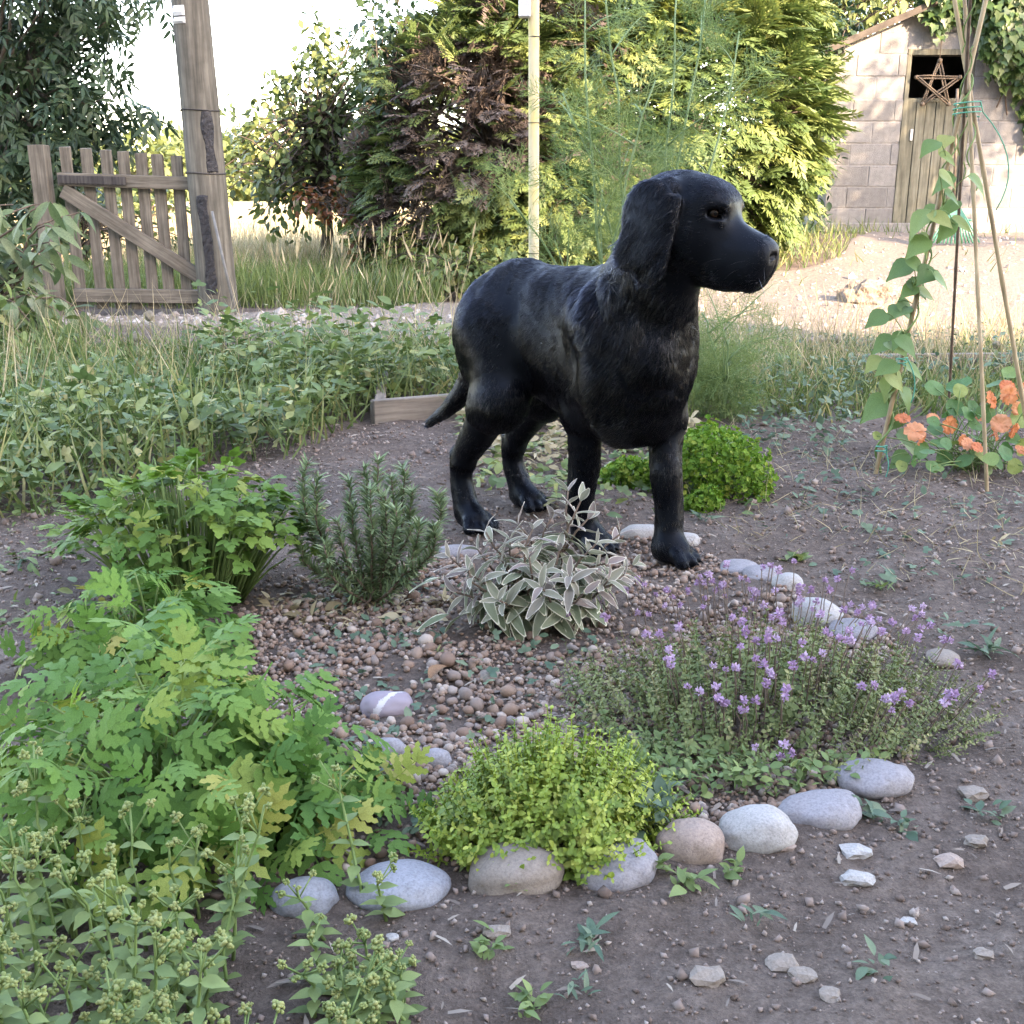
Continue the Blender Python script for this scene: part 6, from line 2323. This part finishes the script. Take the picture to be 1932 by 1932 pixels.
def build_dog():
    g = Field((-0.28, 1.94, -0.01), (0.55, 2.78, 0.83), 0.0045)
    flow = []          # (point, direction, fur length) guides for the coat

    def limb(pts, rad, k=0.03, ln=0.016):
        A = np.array(pts)
        n = len(A)
        if n > 2:                                   # one smooth taper through all joints
            e = np.concatenate([[2 * A[0] - A[1]], A, [2 * A[-1] - A[-2]]])
            er = np.concatenate([[2 * rad[0] - rad[1]], rad, [2 * rad[-1] - rad[-2]]])
            S, Q = [], []
            for i in range(n - 1):
                for t in np.arange(0, 1, .0625):
                    c = np.array([-t + 2 * t * t - t ** 3, 2 - 5 * t * t + 3 * t ** 3, t + 4 * t * t - 3 * t ** 3, t ** 3 - t * t]) / 2
                    S.append(c @ e[i:i + 4])
                    Q.append(c @ er[i:i + 4])
            S.append(A[-1])
            Q.append(rad[-1])
        else:
            S, Q = pts, rad
        for i in range(len(S) - 1):
            g.cone(S[i], S[i + 1], Q[i], Q[i + 1], k if i < 3 else .007)
        for i in range(len(pts) - 1):
            for t in (0.0, 0.33, 0.66, 1.0):
                flow.append((pts[i] * (1 - t) + pts[i + 1] * t, unit(pts[i + 1] - pts[i]), ln))

    # trunk
    g.ell(B(-0.085, 0, .425), (.215, .112, .152), BAX, .02)
    g.ell(B(.022, .016, .405), (.108, .098, .152), BAX, .05)
    g.ell(B(.058, .014, .38), (.066, .066, .095), BAX, .04)
    g.ell(B(.0, .005, .305), (.10, .078, .055), BAX, .04)
    g.ell(B(-.25, 0, .465), (.17, .100, .108), BAX, .045)
    g.ell(B(-.345, 0, .475), (.105, .104, .105), BAX, .045)
    g.cone(B(0.0, 0, .535), B(-.31, 0, .53), .064, .062, .06)
    g.cone(B(-.31, 0, .53), B(-.405, 0, .49), .062, .056, .04)
    for f, z in ((.05, .40), (-.05, .42), (-.15, .43), (-.25, .44), (-.35, .47)):
        for r in (-.12, 0, .12):
            flow.append((B(f, r, z), unit(-DF * .8 - DU * .6), .019))
    for f in (.0, -.1, -.2, -.3):
        flow.append((B(f, 0, .6), -DF, .020))
    for r in (-.08, 0, .08):
        flow.append((B(.16, r, .36), unit(-DU - DF * .2), .022))
        flow.append((B(.05, r, .27), unit(-DU * .3 - DF), .022))
    # sheath / belly tuft
    g.cone(B(-.19, .0, .352), B(-.27, .0, .372), .026, .022, .025)
    # shoulders and fore legs
    for sgn, ff, rr, eb in ((1, -.086, .036, -.08), (-1, .086, -.024, .045)):
        g.ell(B(.0, .083 if sgn > 0 else -.066, .42), (.070, .045, .12), BAX, .04)
        limb([B(.02, .080 if sgn > 0 else -.064, .40), B(eb, .062 * sgn, .31)], [.060, .041], .03, .016)
        w = B(ff - .004, rr + .012 * sgn, .115)
        p = B(ff + .006, rr + .002 * sgn, .045)
        limb([B(eb, .060 * sgn, .31), B(ff * .6 + eb * .4, (rr * .6 + .060 * sgn * .4), .20), w, p], [.038, .0305, .0265, .027], .02)
        paw(g, B(ff + .022, rr, 0), unit(DF + DR * (-.35 if sgn < 0 else .1)), flow)
    # hind legs
    for sgn, ff, rr in ((1, -.366, .106), (-1, -.400, -.108)):
        st = B(ff + .085, .100 * sgn, .315)
        hk = B(ff - .036, .100 * sgn, .155)
        mt = B(ff - .022, rr, .05)
        limb([B(-.335, .064 * sgn, .455), st], [.090, .056], .04, .018)
        g.ell(B(-.37, .066 * sgn, .40), (.066, .046, .10), BAX, .04)
        limb([st, hk, mt], [.054, .0245, .0255], .03, .014)
        g.cone(hk + DU * .02 - DF * .012, hk, .02, .026, .015)
        paw(g, B(ff + .004, rr, 0), unit(DF + DR * .12 * sgn), flow)
    # tail
    limb([B(-.405, 0, .50), B(-.455, -.02, .41), B(-.505, -.02, .315), B(-.56, -.005, .25), B(-.625, .005, .20)], [.038, .030, .027, .021, .008], .03, .018)
    # neck
    nb = H(-.055, 0, -.035)
    g.cone(B(.0, .005, .485), nb, .108, .074, .05)
    g.cone(B(.036, .014, .43), H(-.035, 0, -.068), .078, .048, .04)
    for t in np.linspace(0, 1, 6):
        for q in (-.1, 0, .1):
            pn = nb * (1 - t) + B(.02, 0, .45) * t + DR * q
            flow.append((pn, unit(B(-.03, 0, .40) - nb + DR * q * .5), .030))
    # collar of loose skin
    g.cone(B(-.02, .09, .50), B(.09, .06, .44), .05, .045, .04)

    # head
    g.ell(H(-.030, 0, .020), (.096, .070, .064), HAX, .03)
    for b in (-1, 1):
        g.ell(H(.022, .028 * b, .031), (.038, .034, .034), HAX, .03)        # brow
        g.ell(H(-.010, .040 * b, -.030), (.060, .036, .052), HAX, .03)      # cheek
        g.ell(H(.078, .025 * b, -.075), (.056, .028, .040), HAX, .016)       # flew
        g.ell(H(.122, .018 * b, -.066), (.027, .025, .040), HAX, .016)
    g.cone(H(.036, 0, -.024), H(.120, 0, -.043), .045, .035, .03)            # muzzle
    g.cone(H(.0, 0, -.080), H(.092, 0, -.098), .034, .017, .014)              # lower jaw
    g.cone(H(-.015, 0, -.05), H(.045, 0, -.058), .055, .05, .03)
    # mouth corner and lip line
    for b in (-1, 1):
        lip = [H(.152, .010 * b, -.100), H(.128, .042 * b, -.108), H(.085, .053 * b, -.110), H(.050, .055 * b, -.102), H(.034, .053 * b, -.088)]
        for i in range(4):
            g.cone(lip[i], lip[i + 1], .006, .006, .004, sub=True)
    # eye sockets with soft lids
    for b in (-1, 1):
        g.ell(H(.044, .050 * b, .019), (.016, .014, .0115), HAX, .012, sub=True)
        g.cone(H(.028, .058 * b, .0315), H(.055, .043 * b, .0345), .0055, .0075, .010)
        g.cone(H(.030, .057 * b, .006), H(.056, .047 * b, .006), .004, .004, .010)
    # nose pad with nostrils
    g.ell(H(.140, 0, -.037), (.0185, .0255, .021), HAX, .006)
    for b in (-1, 1):
        g.cone(H(.157, .0115 * b, -.038), H(.147, .0205 * b, -.043), .0055, .0045, .003, sub=True)
    g.cone(H(.158, 0, -.048), H(.150, 0, -.074), .0026, .0026, .003, sub=True)
    # ears: flaps hanging from the skull, front edge straight, rounded behind
    for b in (-1, 1):
        root = H(-.048, .062 * b, .052)
        ax = np.stack([unit(HF * .97 + HR * .14 * b), unit(HR * b * 1.0 - HF * .12 * b * b + HU * .16), HU])
        ax[2] = np.cross(ax[0], ax[1]) * (1 if b > 0 else 1)
        ax[2] = unit(ax[2] if ax[2][2] > 0 else -ax[2])
        g.cone(root, H(-.085, .070 * b, .040), .018, .016, .02)
        g.ell(H(-.066, .089 * b, .008), (.052, .0115, .055), ax, .010)
        g.ell(H(-.068, .098 * b, -.045), (.045, .0095, .055), ax, .007)
        g.ell(H(-.046, .099 * b, -.088), (.028, .0085, .034), ax, .007)
        g.cone(H(-.018, .082 * b, .035), H(-.020, .098 * b, -.085), .009, .009, .008)
        for c in (.05, 0, -.05, -.1):
            flow.append((H(-.07, .095 * b, c), unit(-HU - HF * .2), .016))
    for a, c in ((-.02, .09), (-.08, .06), (.04, .07), (-.1, 0)):
        flow.append((H(a, 0, c), unit(-HF), .012))
    for a in (.06, .11, .15):
        flow.append((H(a, 0, .01), unit(-HF + HU * .2), .010))
        for b in (-.05, .05):
            flow.append((H(a, b, -.03), unit(-HF - HU * .3), .008))
    for b in (-.07, .07):
        flow.append((H(0, b, -.02), unit(-HF - HU * .4), .013))
    flow.append((H(.05, 0, -.1), unit(-HF), .010))
    flow.append((H(-.03, 0, -.12), unit(-HF - HU), .018))
    V, Q = g.skin()
    V = relax(V, Q, 6)
    # loose skin and muscle: slow swellings, folds round the neck and shoulders
    me = make_mesh("probe", V, Q)
    nv = np.zeros(len(V) * 3, np.float32)
    me.vertices.foreach_get("normal", nv)
    nv = nv.reshape(-1, 3)
    bpy.data.meshes.remove(me)
    loc = (V - DOG0) @ BAX.T
    hd = np.linalg.norm(V - HC, axis=1)
    body = sstep(.13, .2, hd) * sstep(.12, .26, V[:, 2])
    st = np.stack([loc[:, 0] * 26, loc[:, 1] * 14, loc[:, 2] * 9], 1)
    V = V + nv * (body * (.0040 * vnoise(V * 11, 8) + .0058 * vnoise(st * np.array([.8, 1, .8]), 9) + .0007 * vnoise(V * 42, 10)) + .0006 * vnoise(V * 60, 12))[:, None]
    nk = body * sstep(-.12, -.02, loc[:, 0]) * sstep(.30, .42, V[:, 2])
    V = V + nv * (nk * .009 * (np.abs(vnoise(np.stack([loc[:, 0] * 20 + loc[:, 2] * 8, loc[:, 1] * 20, loc[:, 2] * 9], 1), 14)) - .3))[:, None]
    return V, Q, flow


def paw(g, c, d, flow):
    s = np.array([-d[1], d[0], 0])
    ax = np.stack([d, s, DU])
    g.ell(c + DU * .032 - d * .004, (.042, .032, .030), ax, .02)
    for i, q in enumerate((-.030, -.0105, .0105, .030)):
        L = .040 if i in (1, 2) else .028
        g.cone(c + s * q * .8 + d * .012 + DU * .030, c + s * q * 1.14 + d * L + DU * .0165, .0155, .0135, .004)
        g.cone(c + s * q * 1.08 + d * (L + .010) + DU * .016, c + s * q * 1.1 + d * (L + .021) + DU * .008, .0045, .0022, .004)
    flow.append((c + DU * .03, d, .006))
    flow.append((c + d * .04 + DU * .02, d, .005))


def dog_material():
    m, nt, bs, out = nodes("black_coat")
    bs.inputs["Base Color"].default_value = (0.0020, 0.0022, 0.0032, 1)
    nz = noise_node(nt, 240, 4)
    rr = ramp(nt, [(0.3, (0.33,) * 3), (0.7, (0.46,) * 3)], noise_node(nt, 14, 3).outputs["Fac"])
    nt.links.new(rr.outputs[0], bs.inputs["Roughness"])
    bs.inputs["Specular IOR Level"].default_value = 0.13
    bs.inputs["Specular Tint"].default_value = (.66, .80, 1.0, 1)  # blue sheen of the sky put into the specular colour
    bump(nt, bs, nz.outputs["Fac"], 0.15, 0.003)
    nose, n2, b2, _ = nodes("wet_nose")
    b2.inputs["Base Color"].default_value = (0.006, 0.006, 0.0075, 1)
    b2.inputs["Roughness"].default_value = 0.36
    b2.inputs["Specular IOR Level"].default_value = 0.2
    bump(n2, b2, nn_voronoi(n2, 700), 0.4, 0.0015)
    return m, nose


def nn_voronoi(nt, scale):
    v = nn(nt, "ShaderNodeTexVoronoi")
    v.inputs["Scale"].default_value = scale
    tc = nn(nt, "ShaderNodeTexCoord")
    nt.links.new(tc.outputs["Object"], v.inputs["Vector"])
    return v.outputs["Distance"]


def make_dog():
    V, Q, flow = build_dog()
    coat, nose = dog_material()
    root = empty("dog", DOG0, "black short-haired dog standing in the herb bed, head turned to its left", "dog")
    cen = V[Q].mean(1)
    q = (cen - HC) @ HAX.T
    isnose = (q[:, 0] > .132) & (np.abs(q[:, 1]) < .025) & (q[:, 2] > -.058) & (q[:, 2] < -.014)
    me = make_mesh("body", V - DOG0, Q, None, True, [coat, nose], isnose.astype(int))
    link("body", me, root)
    # eyes
    em, nt, bs, _ = nodes("dark_brown_eye")
    g = nn(nt, "ShaderNodeTexCoord")
    ln = nn(nt, "ShaderNodeVectorMath", operation='DISTANCE')
    nt.links.new(g.outputs["Object"], ln.inputs[0])
    ln.inputs[1].default_value = (0, 0.0117, 0)
    cr = ramp(nt, [(0.0, (.002, .002, .002)), (0.30, (.002, .002, .002)), (0.36, (.022, .011, .006)), (0.62, (.012, .006, .003)), (0.72, (.002, .002, .002))], mathn(nt, 'MULTIPLY', ln.outputs[1], 80))
    nt.links.new(cr.outputs[0], bs.inputs["Base Color"])
    bs.inputs["Roughness"].default_value = 0.06
    bs.inputs["Specular IOR Level"].default_value = 0.22
    sv, sf = ico(3)
    eme = make_mesh("eye", sv * .0122, sf, None, True, [em])
    for b in (-1, 1):
        d = unit(HF * .74 + HR * .67 * b - HU * .02)
        link("eye", eme, root, H(.0366, .0424 * b, .0188) - DOG0, frames(d, HU)[0])
    # coat: short hairs lying along the body
    T = np.concatenate([Q[:, [0, 1, 2]], Q[:, [0, 2, 3]]])
    nq = len(Q)
    a, b, c = V[T[:, 0]], V[T[:, 1]], V[T[:, 2]]
    cr = np.cross(b - a, c - a)
    ar = np.linalg.norm(cr, axis=1)
    nrm = unit(cr)
    ok = ~np.concatenate([isnose, isnose])
    eyes = np.array([H(.044, .050, .019), H(.044, -.050, .019)])
    cen = (a + b + c) / 3
    ok &= (np.linalg.norm(cen[:, None] - eyes[None], axis=2).min(1) > .013)
    ok &= cen[:, 2] > .012
    w = ar * ok
    K = 220000
    i = rng.choice(len(T), K, p=w / w.sum())
    u, v = U(0, 1, K), U(0, 1, K)
    s = u + v > 1
    u[s], v[s] = 1 - u[s], 1 - v[s]
    P = a[i] + u[:, None] * (b[i] - a[i]) + v[:, None] * (c[i] - a[i])
    n = nrm[i]
    fp = np.array([x[0] for x in flow])
    fd = np.array([x[1] for x in flow])
    fl = np.array([x[2] for x in flow])
    D = np.zeros((K, 3))
    L = np.zeros(K)
    for s0 in range(0, K, 10000):
        e = slice(s0, s0 + 10000)
        ww = 1 / (np.linalg.norm(P[e][:, None] - fp[None], axis=2) + .01) ** 4
        ww /= ww.sum(1, keepdims=True)
        D[e] = ww @ fd
        L[e] = ww @ fl
    # whorls: slow swirl of the lay, clumps of hair leaning together
    sw = np.stack([vnoise(P * 22, 1), vnoise(P * 22, 2), vnoise(P * 22, 3)], 1)
    cl = np.stack([vnoise(P * 70, 4), vnoise(P * 70, 5), vnoise(P * 70, 6)], 1)
    longer = sstep(.019, .030, L)[:, None]
    D = unit(D) + sw * (.16 + .6 * longer) + cl * (.12 + .5 * longer) + N(size=(K, 3)) * .13
    D = D - n * np.sum(D * n, 1, keepdims=True)
    D = unit(D)
    lift = (.15 + .16 * longer[:, 0] + .12 * np.clip(cl[:, 0], -1, 1) * longer[:, 0])[:, None]
    L = L * U(.7, 1.25, K)
    t = np.array([0, .35, .7, 1.0])
    pts = P[:, None] - n[:, None] * .001 + D[:, None] * (L[:, None] * t)[..., None] + (n * lift)[:, None] * (L[:, None] * (t * (1.25 - t)))[..., None]
    wk = 26
    sel = rng.choice(np.nonzero((np.abs((P - HC) @ HR) > .03) & ((P - HC) @ HF > .07) & ((P - HC) @ HU < -.045))[0], wk)
    Lw = U(.025, .05, wk)
    dw = unit(n[sel] * .8 - HF * .6 + HU * -.15 + N(size=(wk, 3)) * .2)
    pts[sel] = P[sel][:, None] + dw[:, None] * (Lw[:, None] * t)[..., None] - UP[None, None] * (Lw[:, None] * .25 * t * t)[..., None]
    hc = bpy.data.hair_curves.new("fur")
    hc.add_curves([4] * K)
    hc.points.foreach_set("position", (pts - DOG0).astype(np.float32).ravel())
    rad = np.repeat((U(.00024, .00046, K) * np.where(U(0, 1, K) < .2, 1.7, 1) * (1 + .5 * longer[:, 0]))[:, None] * np.array([1, .9, .6, .12])[None], 1, 0)
    hc.points.foreach_set("radius", rad.astype(np.float32).ravel())
    fm, nt, bs, out = nodes("black_hair")
    hb = nn(nt, "ShaderNodeBsdfHairPrincipled")
    hb.parametrization = 'COLOR'
    hb.inputs["Color"].default_value = (0.002, 0.0024, 0.004, 1)
    hb.inputs["Roughness"].default_value = 0.13
    hb.inputs["Radial Roughness"].default_value = 0.35
    hb.inputs["Random Roughness"].default_value = 0.4
    hb.inputs["IOR"].default_value = 1.25
    shiny = nn(nt, "ShaderNodeBsdfHairPrincipled")
    shiny.parametrization = 'COLOR'
    shiny.inputs["Color"].default_value = (0.006, 0.007, 0.011, 1)
    shiny.inputs["Roughness"].default_value = 0.16
    shiny.inputs["IOR"].default_value = 1.5
    hi = nn(nt, "ShaderNodeHairInfo")
    mx = nn(nt, "ShaderNodeMixShader")
    nt.links.new(mathn(nt, 'GREATER_THAN', hi.outputs["Random"], 0.9), mx.inputs[0])
    nt.links.new(hb.outputs[0], mx.inputs[1])
    nt.links.new(shiny.outputs[0], mx.inputs[2])
    nt.links.new(mx.outputs[0], out.inputs[0])
    hc.materials.append(fm)
    link("fur", hc, root, kind="stuff")
    return root


make_dog()
